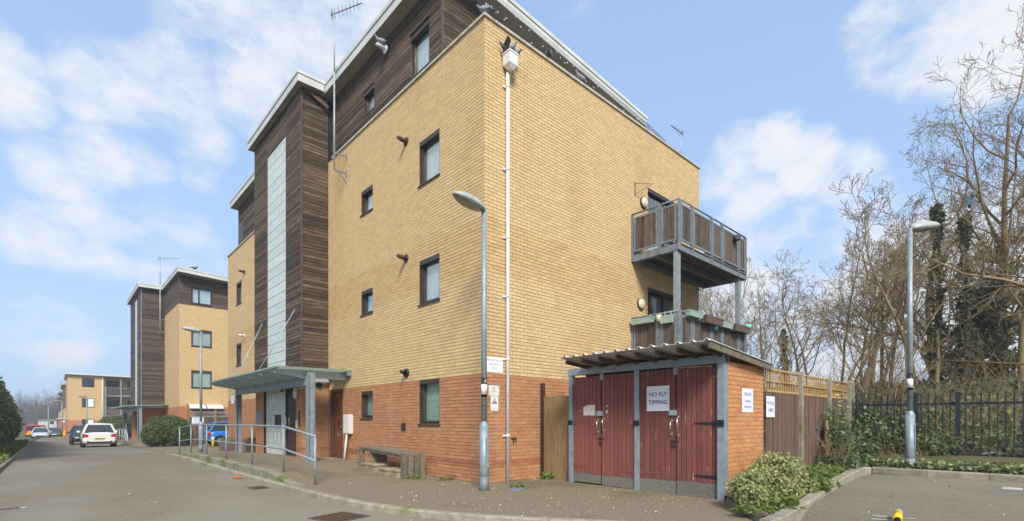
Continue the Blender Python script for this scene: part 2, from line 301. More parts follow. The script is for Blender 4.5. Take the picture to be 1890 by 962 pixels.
for _k in ('ivy', 'ivyd', 'bram', 'varieg', 'grass', 'hedge', 'conif'):     # leaves let light through
    _t = M[_k].node_tree; _p = [n for n in _t.nodes if n.type == 'BSDF_PRINCIPLED'][0]; _o = [n for n in _t.nodes if n.type == 'OUTPUT_MATERIAL'][0]
    _tr = nd(_t, 'ShaderNodeBsdfTranslucent'); _mx = nd(_t, 'ShaderNodeMixShader'); _mx.inputs[0].default_value = .35
    _c = _p.inputs['Base Color'].links[0].from_socket; _t.links.new(_c, _tr.inputs[0])
    _t.links.new(_p.outputs[0], _mx.inputs[1]); _t.links.new(_tr.outputs[0], _mx.inputs[2]); _t.links.new(_mx.outputs[0], _o.inputs[0])
def paint(n, c): 
    m = mat(n, c, tuple(x*.93 for x in c), .6, .28, spec=.6)
    return m

# ------------------------------------------------------------------ ground heights
def slope(y): return -.0148*min(max(0, y-20), 105)
def sm(a, b, x):
    t = min(max((x-a)/(b-a), 0), 1); return t*t*(3-2*t)
def h_road(x, y):
    h = -.10 + slope(y)
    h += (.2*sm(3.9, 7.5, x)+.06*sm(8, 13, x))*(1-sm(2.75, 3.5, y)) if x > 8 else .2*sm(3.9, 7.5, x)*(1-sm(1.7, 2.35, y))
    return h
def h_pave(x, y):
    base = slope(y)
    ramp = .12*sm(9.9, 12.2, y)*(1-sm(17, 24, y))*sm(3.47, 3.58, x)
    flush = .085*sm(24.5, 27, y)*(1-sm(41, 43.5, y))
    return base + ramp - flush
def mound(x, y): return .34*sm(13.4, 15.3, x)+1.9*sm(15.6, 22, x)+.012*max(0, min(x-22, 60))
def h_ground(x, y):
    h = -.32 + slope(y)
    if x > 13.1: h += .26+.22 + mound(x, y)
    if x < -1.4: h += .28
    return h
def grid(name, xs, ys, hf, m, **kw):
    b = MB(); nx = len(xs)
    vs = [(x, y, hf(x, y)) for y in ys for x in xs]
    fs = [(j*nx+i, j*nx+i+1, (j+1)*nx+i+1, (j+1)*nx+i) for j in range(len(ys)-1) for i in range(nx-1)]
    b.add(vs, fs, 0, True)
    return b.build(name, m, kind='structure', **kw)
def rng_(a, b, s): return [a+i*(b-a)/max(1, round((b-a)/s)) for i in range(max(1, round((b-a)/s))+1)]
grid('ground', [-260,-100,-40,-12,-4,-2.4,-1.5,-1.3]+rng_(0,12.9,1.5)+rng_(13.15,23,.45)+[26,32,45,80,200,320],
     [-120,-60,-40]+rng_(-20,40,2)+rng_(45,150,7)+[200,320], h_ground, M['ground'])
def roadside(y): return -1.08-.006*max(0, y-15)-.016*max(0, y-45)
b = MB()
ys = rng_(-12, 8, .5)+rng_(8.5, 130, 2.0)
cols = 30
vs = []
for y in ys:
    x0 = roadside(y); x1 = 22 if y < 6 else 9
    for i in range(cols+1):
        x = x0+(x1-x0)*i/cols; xx = min(x, 13.02) if y < 6 else x
        vs.append((xx, y, h_road(xx, y)))
b.add(vs, [(j*(cols+1)+i, j*(cols+1)+i+1, (j+1)*(cols+1)+i+1, (j+1)*(cols+1)+i) for j in range(len(ys)-1) for i in range(cols)], 0, True)
b.build('road', M['road'], kind='structure')

# kerb line: road edge of the pavement
KP = [(2.3,6.38),(3.0,5.85),(3.6,5.38),(4.3,4.87),(5.3,4.25),(5.9,3.97),(6.5,3.75),(7.2,3.58),(8,3.47),(9,3.42),(11,3.36),(14,3.32),(18,3.34),(23.5,3.42),(27,3.6),(41,3.5),(46,3.3),(58,3.1),(66,2.6)]
def kx(y):
    for (a, xa), (c, xc) in zip(KP, KP[1:]):
        if y <= c: return xa+(xc-xa)*max(0, (y-a))/(c-a)
    return KP[-1][1]
def pright(y):
    if y < 3.6: return kx(y)+.12 + (8.02-6.5)*sm(2.3, 3.6, y) if y < 3.6 else 9
    return 9.2 if (y < 28.2 or y > 40.2) else 24
b = MB(); ys = rng_(2.32, 3.58, .12)+rng_(3.62, 28.2, .4)+rng_(28.25, 40.2, .6)+rng_(40.25, 66, 1.5); nc = 26
vs = []
for y in ys:
    x0, x1 = kx(y)+.10, pright(y)
    if y < 3.6: x1 = 6.4+(y-2.32)*(8.0-6.4)/(3.58-2.32)
    for i in range(nc+1):
        x = x0+(x1-x0)*(i/nc)**1.5; vs.append((x, y, h_pave(x, y)))
b.add(vs, [(j*(nc+1)+i, j*(nc+1)+i+1, (j+1)*(nc+1)+i+1, (j+1)*(nc+1)+i) for j in range(len(ys)-1) for i in range(nc)], 0, True)
b.build('pavement', M['pave'], kind='structure')
# kerb stones, each a part of the kerb
def kerb(name, pts, w, top, bot, m, stone=.9, side=1, kname='kerb_stone', maxn=60):
    root = bpy.data.objects.new(name, None); COL.objects.link(root); root['kind'] = 'structure'; ORG[root.name] = Vector((0,0,0))
    P = [Vector((p[0], p[1], 0)) for p in pts]; L = [0]
    for a, c in zip(P, P[1:]): L.append(L[-1]+(c-a).length)
    def at(s):
        for i in range(len(P)-1):
            if s <= L[i+1]+1e-6:
                t = (s-L[i])/(L[i+1]-L[i]); return P[i].lerp(P[i+1], t)
        return P[-1]
    s = 0; n = 0
    while s < L[-1]-.05 and n < maxn:
        e = min(s+stone, L[-1]); k = max(1, round((e-s)/.45)); q = [at(s+.004+(e-s-.008)*i/k) for i in range(k+1)]
        mb = MB(); rings = []
        for i, p in enumerate(q):
            d = (q[min(i+1, k)]-q[max(i-1, 0)]).normalized(); nrm = Vector((d.y, -d.x, 0))*side
            t, bo = top(p), bot(p); o = p+nrm*w
            rings.append([(p.x, p.y, bo), (p.x, p.y, t-.02), (p.x+nrm.x*.02, p.y+nrm.y*.02, t), (o.x, o.y, t), (o.x, o.y, bo)])
        mb.loft(rings, 0, False)
        mb.build(kname, m, root); s = e; n += 1
    return root
KPts = [(x, y) for y, x in KP if y <= 27]
fine = [(kx(y), y) for y in rng_(2.3, 26.5, .3)]
kerb('kerb', fine, .125, lambda p: h_pave(p.x+.15, p.y)*0+slope(p.y)+.004 - .07*sm(23.5, 26.5, p.y), lambda p: -.35, M['kerb'], .9, 1)
kerb('far_kerb', [(kx(y), y) for y in rng_(42.5, 66, 1.5)], .125, lambda p: slope(p.y)+.004, lambda p: slope(p.y)-.35, M['kerb'], 1.8, 1)
# raised mossy edge of the ramp
kerb('ramp_edge', [(kx(y)+.128, y) for y in rng_(10.1, 23.6, .9)], .17,
     lambda p: .17*sm(10.1, 12.0, p.y)*(1-.55*sm(18, 23.6, p.y))+slope(p.y)+.012, lambda p: -.3, M['kerbm'], 1.9, 1, 'edging_stone')
# left verge kerb
kerb('verge_kerb', [(roadside(y)-.12, y) for y in rng_(4, 70, 2)], .12, lambda p: slope(p.y)-.01, lambda p: slope(p.y)-.4, M['kerb'], .95, 1, maxn=75)
b = MB(); ys = rng_(0, 72, 1.5)
b.add([p for y in ys for p in [(roadside(y)-.12, y, slope(y)-.02), (roadside(y)-.9, y, slope(y)+.04), (-9, y, slope(y)+.10)]],
      [(3*j+i, 3*j+i+1, 3*j+4+i, 3*j+3+i) for j in range(len(ys)-1) for i in range(2)], 0, True)
b.build('verge', M['ground'], kind='structure')
# planting bed beside the bin store
BK = [(6.22,2.22),(6.55,2.21),(6.95,2.25),(8.0,2.33),(9.24,2.44),(10.6,2.56),(11.76,2.64),(12.7,2.68),(12.95,2.62)]
def hbed(x): return .12+.17*sm(6.2, 12.5, x)
kerb('bed_kerb', BK, .15, lambda p: hbed(p.x), lambda p: -.25, M['kerb'], .92, -1)
kerb('bay_kerb', [(13.0, y) for y in rng_(2.62, -6, .6)][0:], .15, lambda p: .29, lambda p: -.2, M['kerb'], .915, -1)
kerb('bed_edging', [(6.42,2.40),(8.0,3.58)], .05, lambda p: .05, lambda p: -.2, M['kerb'], .95, 1, 'edging_stone')
def kby(x):
    for (a, ya), (c, yc) in zip(BK, BK[1:]):
        if x <= c: return ya+(yc-ya)*max(0, x-a)/(c-a)
    return 2.66
b = MB(); xs = rng_(6.45, 13.1, .25); nr = 6
vs = []
for x in xs:
    y0 = kby(x)+.14; y1 = 3.62 if x > 7.95 else 2.42+(x-6.42)*.747
    for j in range(nr+1):
        y = y0+(y1-y0)*j/nr; vs.append((x, y, hbed(x)-.05+.06*math.sin(PI*j/nr)+rng.normal(0, .006)))
b.add(vs, [(i*(nr+1)+j, (i+1)*(nr+1)+j, (i+1)*(nr+1)+j+1, i*(nr+1)+j+1) for i in range(len(xs)-1) for j in range(nr)], 0, True)
b.build('flower_bed', M['soil'], kind='structure')
grid('bank', rng_(13.1, 15.6, .25), rng_(-8, 8, .5), lambda x, y: .25+.12*sm(13.1, 15.3, x)+.02*math.sin(3*x+2*y), M['soil'])

# ------------------------------------------------------------------ brick walls
CH = .0755                                               # course height
camv = Vector((0, 0, 1.31))
def brick_wall(root, ax, c, u0, u1, k0, k1, ops, start, cols_, thick=.3, name='brick_wall', u_core0=None, corner_end=None, skip=None, core_mats=None):
    """mortar core (cells round the openings) and the list of its bricks"""
    core = MB(); U = sorted({u_core0 if u_core0 is not None else u0, u1, *[o[0] for o in ops], *[o[1] for o in ops]}); U = [u for u in U if (u_core0 if u_core0 is not None else u0) <= u <= u1]
    for a, e in zip(U, U[1:]):
        mid = (a+e)/2; holes = sorted([(o[2], o[3]) for o in ops if o[0] < mid < o[1]]); k = k0
        for h0, h1 in holes+[(k1, k1)]:
            if h0 > k:
                if k < 30 < h0 and core_mats:
                    core.ub(ax, c, a, e, -thick, -.009, k*CH, 30*CH, 1); core.ub(ax, c, a, e, -thick, -.009, 30*CH, h0*CH, 0)
                else: core.ub(ax, c, a, e, -thick, -.009, k*CH, h0*CH, 1 if h0 <= 30 else 0)
            k = max(k, h1)
    w = core.build(name, [M['mortar_y'], M['mortar_r']], root)
    out = []
    for k in range(k0, k1):
        segs = [(u0 if (k % 2 == start or u0 != corner_end) else u0+.1125, u1)]
        for o in ops:
            if o[2] <= k < o[3]:
                ns = []
                for a, e in segs:
                    if o[1] <= a or o[0] >= e: ns.append((a, e))
                    else:
                        if o[0] > a: ns.append((a, o[0]))
                        if o[1] < e: ns.append((o[1], e))
                segs = ns
        off = (u0 if corner_end == u0 else u0) + (0 if k % 2 == start else .1125)
        for a, e in segs:
            i = math.floor((a-off)/.225); 
            while off+i*.225 < e-.012:
                p0 = max(off+i*.225, a); p1 = min(off+i*.225+.2120, e); i += 1
                if p1-p0 > .03: out.append((ax, c, p0, p1, k, cols_(k), w))
    return w, out
BRMESH = {}
def place_bricks(root, bricks, mats, limit=300, stuff='brickwork'):
    bricks = sorted(bricks, key=lambda q: (-(q[3]-q[2] > .205), ((Vector((q[1], (q[2]+q[3])/2, q[4]*CH)) if q[0] == 'x' else Vector(((q[2]+q[3])/2, q[1], q[4]*CH)))-camv).length))
    near, rest = bricks[:limit], bricks[limit:]
    for ax, c, a, e, k, mi, w in near:
        if e-a < .205: rest.append((ax, c, a, e, k, mi, w)); continue
        key = (ax, mats[mi].name)
        if key not in BRMESH:
            mb = MB(); mb.ub(ax, 0, -.106, .106, -.1, 0, -.0316, .0316); me = mb.mesh('brick', mats[mi], fix=False); BRMESH[key] = me
        o = link('brick', BRMESH[key], w); u = (a+e)/2; j = random.uniform(0, .002)
        wl = Vector((c-j, u, (k+.5)*CH)) if ax == 'x' else Vector((u, c-j, (k+.5)*CH)); o.location = wl-ORG[w.name]
    walls = {}
    for q in rest: walls.setdefault(q[6].name, []).append(q)
    if rest:
        mb = MB()
        for ax, c, a, e, k, mi, w in rest:
            j = random.uniform(0, .0025); mb.ub(ax, c, a, e, -.1, j, k*CH+.0056, (k+1)*CH-.0056, mi)
        mb.build(stuff, mats, rest[0][6], kind='stuff')

def window(root, ax, c, u0, u1, z0, z1, lights=(1,), rec=.07, fm=None, cur='curtain', tilt=False, door=False, name='window', backing=True):
    """frame (part) > casement, pane, sill, curtain"""
    fm = fm or M['frame']; f = MB(); t = .042
    n1, n0 = -rec, -rec-.07
    f.ub(ax, c, u0+.002, u0+t, n0, n1, z0, z1); f.ub(ax, c, u1-t, u1-.002, n0, n1, z0, z1)
    f.ub(ax, c, u0+t, u1-t, n0, n1, z1-t, z1-.002); f.ub(ax, c, u0+t, u1-t, n0, n1, z0+.002, z0+t)
    # dark lining of the reveal
    f.ub(ax, c, u0+.002, u0+.014, n1, -.004, z0, z1); f.ub(ax, c, u1-.014, u1-.002, n1, -.004, z0, z1); f.ub(ax, c, u0+.014, u1-.014, n1, -.004, z1-.1, z1-.003)
    tot = sum(lights); u = u0+t; spans = []
    for i, l in enumerate(lights):
        e = u+(u1-u0-2*t)*l/tot; spans.append((u, e))
        if i < len(lights)-1: f.ub(ax, c, e-.03, e+.03, n0, n1+.004, z0+t, z1-t)
        u = e
    fo = f.build(name, fm, root)
    s = MB(); s.ub(ax, c, u0-.03, u1+.03, -rec, .035, z0-.03, z0-.002); s.build('sill', fm, fo)
    for i, (a, e) in enumerate(spans):
        a += .008; e -= .008; g = MB(); cs = .034
        pz0, pz1 = z0+t+.006, z1-t-.006
        g.ub(ax, c, a, a+cs, n0+.01, n1+.018, pz0, pz1); g.ub(ax, c, e-cs, e, n0+.01, n1+.018, pz0, pz1)
        g.ub(ax, c, a+cs, e-cs, n0+.01, n1+.018, pz1-cs, pz1); g.ub(ax, c, a+cs, e-cs, n0+.01, n1+.018, pz0, pz0+cs)
        if door: g.ub(ax, c, a+cs, e-cs, n0+.01, n1+.016, pz0+.9, pz0+.97)
        g.build('casement', fm, fo)
        p = MB(); p.ub(ax, c, a+cs-.005, e-cs+.005, n0+.03, n0+.045, pz0+cs-.005, pz1-cs+.005); p.build('pane', M['glass'], fo)
    d = MB()
    if cur == 'blind':
        k = 0; z = z0+.07
        while z < z1-.06: d.ub(ax, c, u0+.04+(u1-u0)*0, u1-.04, -rec-.095, -rec-.08, z, z+.045); z += .05
        d.build('blind', M['blind'], fo)
    elif cur:
        n = 9; 
        for i in range(n):
            a = u0+.04+(u1-u0-.08)*i/n; e = u0+.04+(u1-u0-.08)*(i+1)/n; q = .02*(i % 2)
            d.ub(ax, c, a, e, -rec-.10-q*.5, -rec-.08-q*.5, z0+.02, z1-(.02 if cur == 'curtain' else (z1-z0)*.45))
        d.build('curtain', M['curtain'], fo)
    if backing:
        d = MB(); d.ub(ax, c, u0-.02, u1+.02, -.36, -.31, z0-.02, z1+.02); d.build('unlit_room_sheet', M['dark'], fo)  # near-black sheet painted as the unlit room behind the glass
    return fo

# ================================================================== NEAR APARTMENT BLOCK
BX, BY = 6.483, 7.868; BXE, BYE = 15.63, 28.40; KT = 127; ZT = KT*CH
A = thing('apartment_building', 'four storey yellow brick apartment block with red brick base and dark timber stair tower, nearest', 'building', (BX, BY, 0))
def cbr(k): return 2 if k in (4, 5) else (1 if k < 30 else (3 if 58 <= k <= 72 else 0))
opsL = [(9.49,10.35,16,30),(9.49,10.35,54,68),(9.49,10.35,92,106),(12.74,13.44,18,28),(12.74,13.44,57,66),(12.74,13.44,95,104),
        (14.68,15.65,1,30),(25.9,26.8,52,66),(25.9,26.8,91,105),(15.80,20.58,-6,127)]
opsR = [(12.57,14.45,39,68),(12.57,14.45,77,106)]
w1, b1 = brick_wall(A, 'x', BX, BY, BYE, -6, KT, opsL, 0, cbr, corner_end=BY, u_core0=BY+.009)
w2, b2 = brick_wall(A, 'y', BY, BX, BXE, -6, KT, opsR, 1, cbr, corner_end=BX, u_core0=BX+.3, core_mats=1)
TX, TY0, TY1 = 5.65, 15.77, 20.62                        # entrance front under the stair tower
w3, b3 = brick_wall(A, 'x', TX, TY0, TY1, -4, 38, [(16.28,19.64,1,34)], 0, cbr, corner_end=TY0, u_core0=TY0+.3, thick=.25)
w4, b4 = brick_wall(A, 'y', TY0, TX, BX-.01, -4, 38, [], 1, cbr, corner_end=TX, u_core0=TX+.009, thick=.25, core_mats=1)
place_bricks(A, b1+b2+b3+b4, [M['brick_y'], M['brick_r'], M['brick_d'], M['brick_yo']])
# far and rear sides of the block
b = MB(); b.box(BX+.3, BXE, BYE-.3, BYE, -.4, ZT); b.box(BXE-.3, BXE-.002, BY+.3, BYE-.3, -.4, ZT)
b.build('rear_wall', M['brick_y'], A)
b = MB(); b.box(BX+.3, BXE-.3, BY+.3, BYE-.3, ZT-.25, ZT-.1); b.build('terrace_deck', M['soffit'], A)
# coping stones
cs = MB()
me_c = None
for i, (y0, y1) in enumerate([(BY-.04, 11.3), (11.31, 15.45), (20.95, 24.7), (24.71, BYE+.03)]):
    q = MB(); q.box(BX-.04, BX+.34, y0, y1, ZT, ZT+.055); q.build('coping', M['coping'], A)
for i in range(5):
    x0 = BX+.345+i*(BXE-BX-.3)/5; q = MB(); q.box(x0, x0+(BXE-BX-.3)/5-.008, BY-.04, BY+.3, ZT, ZT+.055); q.build('coping', M['coping'], A)
# windows
for (u0, u1, k0, k1), ct in [((9.49,10.35,16,30),'blind'),((9.49,10.35,54,68),'curtain'),((9.49,10.35,92,106),'curtain'),((12.74,13.44,18,28),'blind'),((12.74,13.44,57,66),'curtain'),((12.74,13.44,95,104),'curtain'),((25.9,26.8,52,66),'curtain'),((25.9,26.8,91,105),'curtain')]:
    window(A, 'x', BX, u0, u1, k0*CH, k1*CH, (1,), cur=ct, rec=.085)
for k0, k1 in ((39,68),(77,106)):
    window(A, 'y', BY, 12.57, 14.45, k0*CH, k1*CH, (1,1), cur='half', door=True)
# front door of the end flat
d = MB(); d.ub('x', BX, 14.76, 15.57, -.13, -.085, .17, 2.17)
dd = d.build('front_door', M['door'], A)
f = MB(); f.ub('x', BX, 14.682, 14.75, -.16, -.02, .08, 2.263); f.ub('x', BX, 15.58, 15.648, -.16, -.02, .08, 2.263); f.ub('x', BX, 14.75, 15.58, -.16, -.02, 2.18, 2.263); f.ub('x', BX, 14.75, 15.58, -.2, -.0, .08, .16, 0)
f.build('door_frame', M['framew'], dd)
for z in (1.02, 1.46): 
    q = MB(); q.ub('x', BX, 15.08, 15.24, -.085, -.075, z, z+.26); q.build('door_light', M['glass'], dd)
q = MB(); q.ub('x', BX, 15.02, 15.30, -.085, -.07, .80, .88); q.build('letter_plate', M['chrome'], dd)
q = MB(); q.tube([(BX+.08, 14.86, 1.1), (BX+.02, 14.86, 1.1), (BX+.02, 14.98, 1.1)], .011, 8); q.build('handle', M['chrome'], dd)
q = MB(); q.ub('x', BX, 15.14, 15.17, -.085, -.08, 1.86, 1.93); q.build('door_number', M['chrome'], dd)
# stair tower
tw = MB(); tw.box(TX+.0, BX-.012, 15.80, 20.58, 2.92, 11.72); tw.box(BX-.01, BX+.4, 15.802, 20.578, -.3, 11.72); tw.box(TX+.26, BX-.02, 16.1, 20.58, -.3, 2.9)
tower = tw.build('stair_tower', M['dark'], A)
n_pl = [0]
def plank(par, x0, x1, y0, y1, z0, z1, stuffmb=None, tip=None):
    j = random.uniform(0, .006)
    if n_pl[0] >= 300 or stuffmb is not None:
        stuffmb.box(x0, x1, y0, y1, z0, z1); return
    q = MB(); q.box(x0, x1, y0, y1, z0, z1)
    q.build('plank', M['wood'], par); n_pl[0] += 1
PH = .104; rest = MB(); z = 2.96
while z < 11.62:
    j = random.uniform(0, .008); j2 = random.uniform(0, .008)
    plank(tower, TX+.004, BX-.014, TY0-.0-j, 15.798, z, z+PH-.012)                      # side facing the camera
    plank(tower, TX-.03-j2, TX-.004, TY0+.03, 17.08, z, z+PH-.012)                      # front, near bay
    if z < 9.6 or n_pl[0] < 248: plank(tower, TX-.03-j, TX-.004, 19.14, 20.58, z, z+PH-.012, None if n_pl[0] < 252 else rest)
    else: rest.box(TX-.03, TX-.004, 19.14, 20.58, z, z+PH-.012)
    if z > 10.72: rest.box(TX-.03, TX-.004, 17.09, 19.13, z, z+PH-.012)
    z += PH
q = MB(); q.box(TX-.036, TX+.002, TY0-.035, TY0+.026, 2.94, 11.66); q.box(TX-.04, TX-.003, 17.08, 17.14, 2.94, 10.72); q.box(TX-.04, TX-.003, 19.08, 19.14, 2.94, 10.72); q.box(TX-.036, TX, 20.585, 20.64, 2.94, 11.66)
q.build('corner_trim', M['framew'], tower)
q = MB(); q.box(TX-.05, TX+.02, TY0-.04, 20.6, 2.875, 2.935); q.box(TX+.02, BX-.01, TY0-.04, TY0+.01, 2.875, 2.935); q.build('flashing', M['steel_g'], tower)
# tall strip of pale glass panes
gy0, gy1 = 17.14, 19.08; z = 2.96; 
while z < 10.68:
    q = MB(); hh_ = min(.325, 10.71-z)
    q.box(TX-.022, TX-.006, gy0+.004, gy1-.004, z+.006, z+hh_-.006); q.build('glass_pane', M['gblock'], tower); z += .333
q = MB(); q.box(TX-.006, TX+.0, gy0, gy1, 2.95, 10.72); q.build('pane_joint', M['gbgrout'], tower)
# entrance: glass block panel and door
q = MB(); q.ub('x', TX, 17.42, 19.62, -.19, -.10, .06, 34*CH); gp = q.build('glass_block_panel', M['gbgrout'], A)
gbm = MB(); gbm.box(-.012, .012, -.094, .094, -.094, .094); gbme = gbm.mesh('glass_block', M['gblock'], fix=False)
for i in range(11):
    for j in range(12):
        o = link('glass_block', gbme, gp); o.location = Vector((TX+.092, 17.53+i*.1985, .17+j*.1985+.02))-ORG[gp.name]
q = MB(); q.ub('x', TX, 17.40, 17.45, -.2, -.05, .06, 34*CH); q.ub('x', TX, 16.28, 19.64, -.2, -.05, 34*CH-.05, 34*CH-.002); q.ub('x', TX, 16.285, 16.335, -.2, -.05, .06, 34*CH-.05); q.ub('x', TX, 19.6, 19.638, -.2, -.05, .06, 34*CH-.05)
q.build('entrance_frame', M['frame'], A)
q = MB(); q.ub('x', TX, 16.34, 17.395, -.15, -.1, .12, 2.5); ed = q.build('entrance_door', M['doord'], A)
q = MB(); q.tube([(TX+.10, 17.28, .95), (TX+.02, 17.28, .95), (TX+.02, 17.28, 1.4), (TX+.10, 17.28, 1.4)], .016, 8); q.tube([(TX+.10, 16.98, .95), (TX+.02, 16.98, .95), (TX+.02, 16.98, 1.4), (TX+.10, 16.98, 1.4)], .016, 8); q.build('handle', M['chrome'], ed)
q = MB(); q.ub('x', TX, 16.80, 16.92, -.1, -.092, 1.62, 1.8); q.build('door_light', M['glass'], ed)
q = MB(); q.ub('x', TX, 17.98, 18.55, -.05, -.078, 1.12, 1.48); q.build('notice_board', M['black'], gp)
for (a, z) in ((18.1, .62), (18.5, .62), (18.75, 1.95)):
    q = MB(); q.ub('x', TX, a, a+.12, -.079, -.076, z, z+.28); q.build('sticker', M['sign'], gp)
# timber penthouse: walls, window openings, boards
WX, WY = 6.60, 9.55
def rooftop(x): return 11.66-.066*(x-6.27)
q = MB()
q.box(WX+.02, WX+.2, WY+.02, 10.10, 9.5, 11.7); q.box(WX+.02, WX+.2, 10.95, 12.88, 9.5, 11.7); q.box(WX+.02, WX+.2, 13.52, 26.9, 9.5, 11.7)
q.box(WX+.02, WX+.2, 10.10, 10.95, 9.5, 9.86); q.box(WX+.02, WX+.2, 10.10, 10.95, 10.95, 11.7); q.box(WX+.02, WX+.2, 12.88, 13.52, 9.5, 10.08); q.box(WX+.02, WX+.2, 12.88, 13.52, 10.78, 11.7)
q.prism([(WX+.2, 9.5), (13.6, 9.5), (13.6, 11.2), (WX+.2, 11.66)], 'y', WY+.02, WY+.2)
q.prism([(WX+.2, 9.5), (13.6, 9.5), (13.6, 11.2), (WX+.2, 11.66)], 'y', 26.7, 26.9); q.box(13.4, 13.6, WY+.2, 26.7, 9.5, 11.2)
pent = q.build('timber_storey', M['dark'], A)
z = 9.66; 
while z < 11.60:
    segs = [(WY-.01, 15.75)]
    for a, e, z0, z1 in ((10.08,10.97,9.84,10.97),(12.86,13.54,10.06,10.80)):
        if z+PH > z0+.03 and z < z1-.03:
            segs = [s for g in segs for s in (((g[0], a), (e, g[1])) if g[0] < a < g[1] else (g,))]
    for a, e in segs:
        j = random.uniform(0, .008); plank(pent, WX-.01-j, WX+.018, a, e, z, z+PH-.012, None if n_pl[0] < 300 else rest)
    for a, e in ((20.7, 25.98), (26.75, 26.9)) if 9.9 < z < 10.9 else ((20.7, 26.9),): rest.box(WX-.01, WX+.018, a, e, z, z+PH-.012)
    xe = min(13.6, 6.27+(11.64-(z+PH))/.066)
    if xe > WX+.3: plank(pent, WX+.012, xe, WY-.015, WY+.018, z, z+PH-.012, None if n_pl[0] < 300 else rest)
    z += PH
rest.build('cladding', M['wood'], pent, kind='stuff')
q = MB(); q.box(WX-.03, WX+.02, WY-.03, WY+.02, 9.66, 11.64); q.build('corner_trim', M['framew'], pent)
window(A, 'x', WX, 10.10, 10.95, 9.86, 10.95, (1,), rec=.09, fm=M['frame'])
window(A, 'x', WX, 12.88, 13.52, 10.08, 10.78, (1,), rec=.09)
q = MB(); q.ub('x', WX, 26.0, 26.74, .0, .012, 9.95, 10.85); q.build('shuttered_window', M['frame'], A)
# roofs
def roof(par, x0, x1, y0, y1, zt, sl, th=.33, name='roof'):
    def zz(x): return zt-sl*(x-x0)
    r = MB(); r.prism([(x0+.02, zz(x0)-th+.02), (x1-.02, zz(x1)-th+.02), (x1-.02, zz(x1)-.02), (x0+.02, zz(x0)-.02)], 'y', y0+.02, y1-.02)
    ro = r.build(name, M['soffit'], par)
    def strip(n0, lo, hi, fx=None):
        f = MB()
        f.box(x0-n0, x0+.02, y0-n0, y1+n0, zt-lo, zt-hi)
        f.prism([(x0+.02, zz(x0)-lo), (x1+n0, zz(x1)-lo), (x1+n0, zz(x1)-hi), (x0+.02, zz(x0)-hi)], 'y', y0-n0, y0+.02)
        f.prism([(x0+.02, zz(x0)-lo), (x1+n0, zz(x1)-lo), (x1+n0, zz(x1)-hi), (x0+.02, zz(x0)-hi)], 'y', y1-.02, y1+n0)
        f.box(x1-.02, x1+n0, y0+.02, y1-.02, zz(x1)-lo, zz(x1)-hi)
        return f
    strip(0, th, .10).build('fascia', M['fascia'], ro); strip(.025, .10, 0).build('roof_edge_trim', M['fascia'], ro)
    return ro
roof(A, 6.27, 14.5, 9.12, 27.1, 11.95, .066)
roof(A, 5.43, 6.24, 15.5, 20.85, 11.97, 0)
# warped loose board under the tower eaves
q = MB(); q.bar((5.72, 15.70, 11.62), (6.42, 15.64, 11.28), .03, .10); q.bar((5.9, 15.72, 11.62), (6.4, 15.70, 11.46), .02, .08); q.build('loose_board', M['wood'], tower)
# air brick, vents
for (ax, c, u, z) in (('y', BY, 7.6, .25), ('x', BX, 10.15, .25)):
    q = MB(); q.ub(ax, c, u-.1, u+.1, .0, .012, z-.032, z+.032); q.build('air_vent', M['brick_d'], A)
q = MB(); q.ub('x', BX, 10.98, 11.14, 0, .03, 1.06, 1.24); 
for k in range(4): q.ub('x', BX, 10.97, 11.15, .03, .05, 1.08+.04*k, 1.10+.04*k)
q.build('wall_vent', M['rust'], A)
# roof-edge bird wires
q = MB()
for i in range(90):
    y = 9.7+i*.065; q.bar((BX-.02, y, ZT+.055), (BX-.02+random.uniform(-.02,.02), y, ZT+.13), .004)
q.build('bird_spikes', M['frame'], A)

# bird netting over the terrace
q = MB()
for i in range(75):
    x = BX+.02+i*.105
    if x > 14.4: break
    zt = 11.66-.066*(x-6.27); q.bar((x, BY+.02, ZT+.05), (x, 9.13, zt+.1), .0028)
for i in range(14):
    t = i/14; y = BY+.02+t*1.11; q.bar((BX+.02, y, ZT+.05+t*1.98), (14.4, y, ZT+.05+t*1.45), .0022)
for i in range(60):
    t = random.random(); x = random.uniform(6.6, 13.8); zt = 11.66-.066*(x-6.27); yy = BY+t*1.2; zz_ = ZT+.05+t*(zt-ZT)
    q.box(x-.010, x+.010, yy-.008, yy+.008, zz_-.015, zz_+.015, 1)
q.build('bird_netting', [M['net'], M['wh_f']], None, 'fine dark bird netting stretched from the brick parapet up to the roof edge', 'netting', kind='stuff')

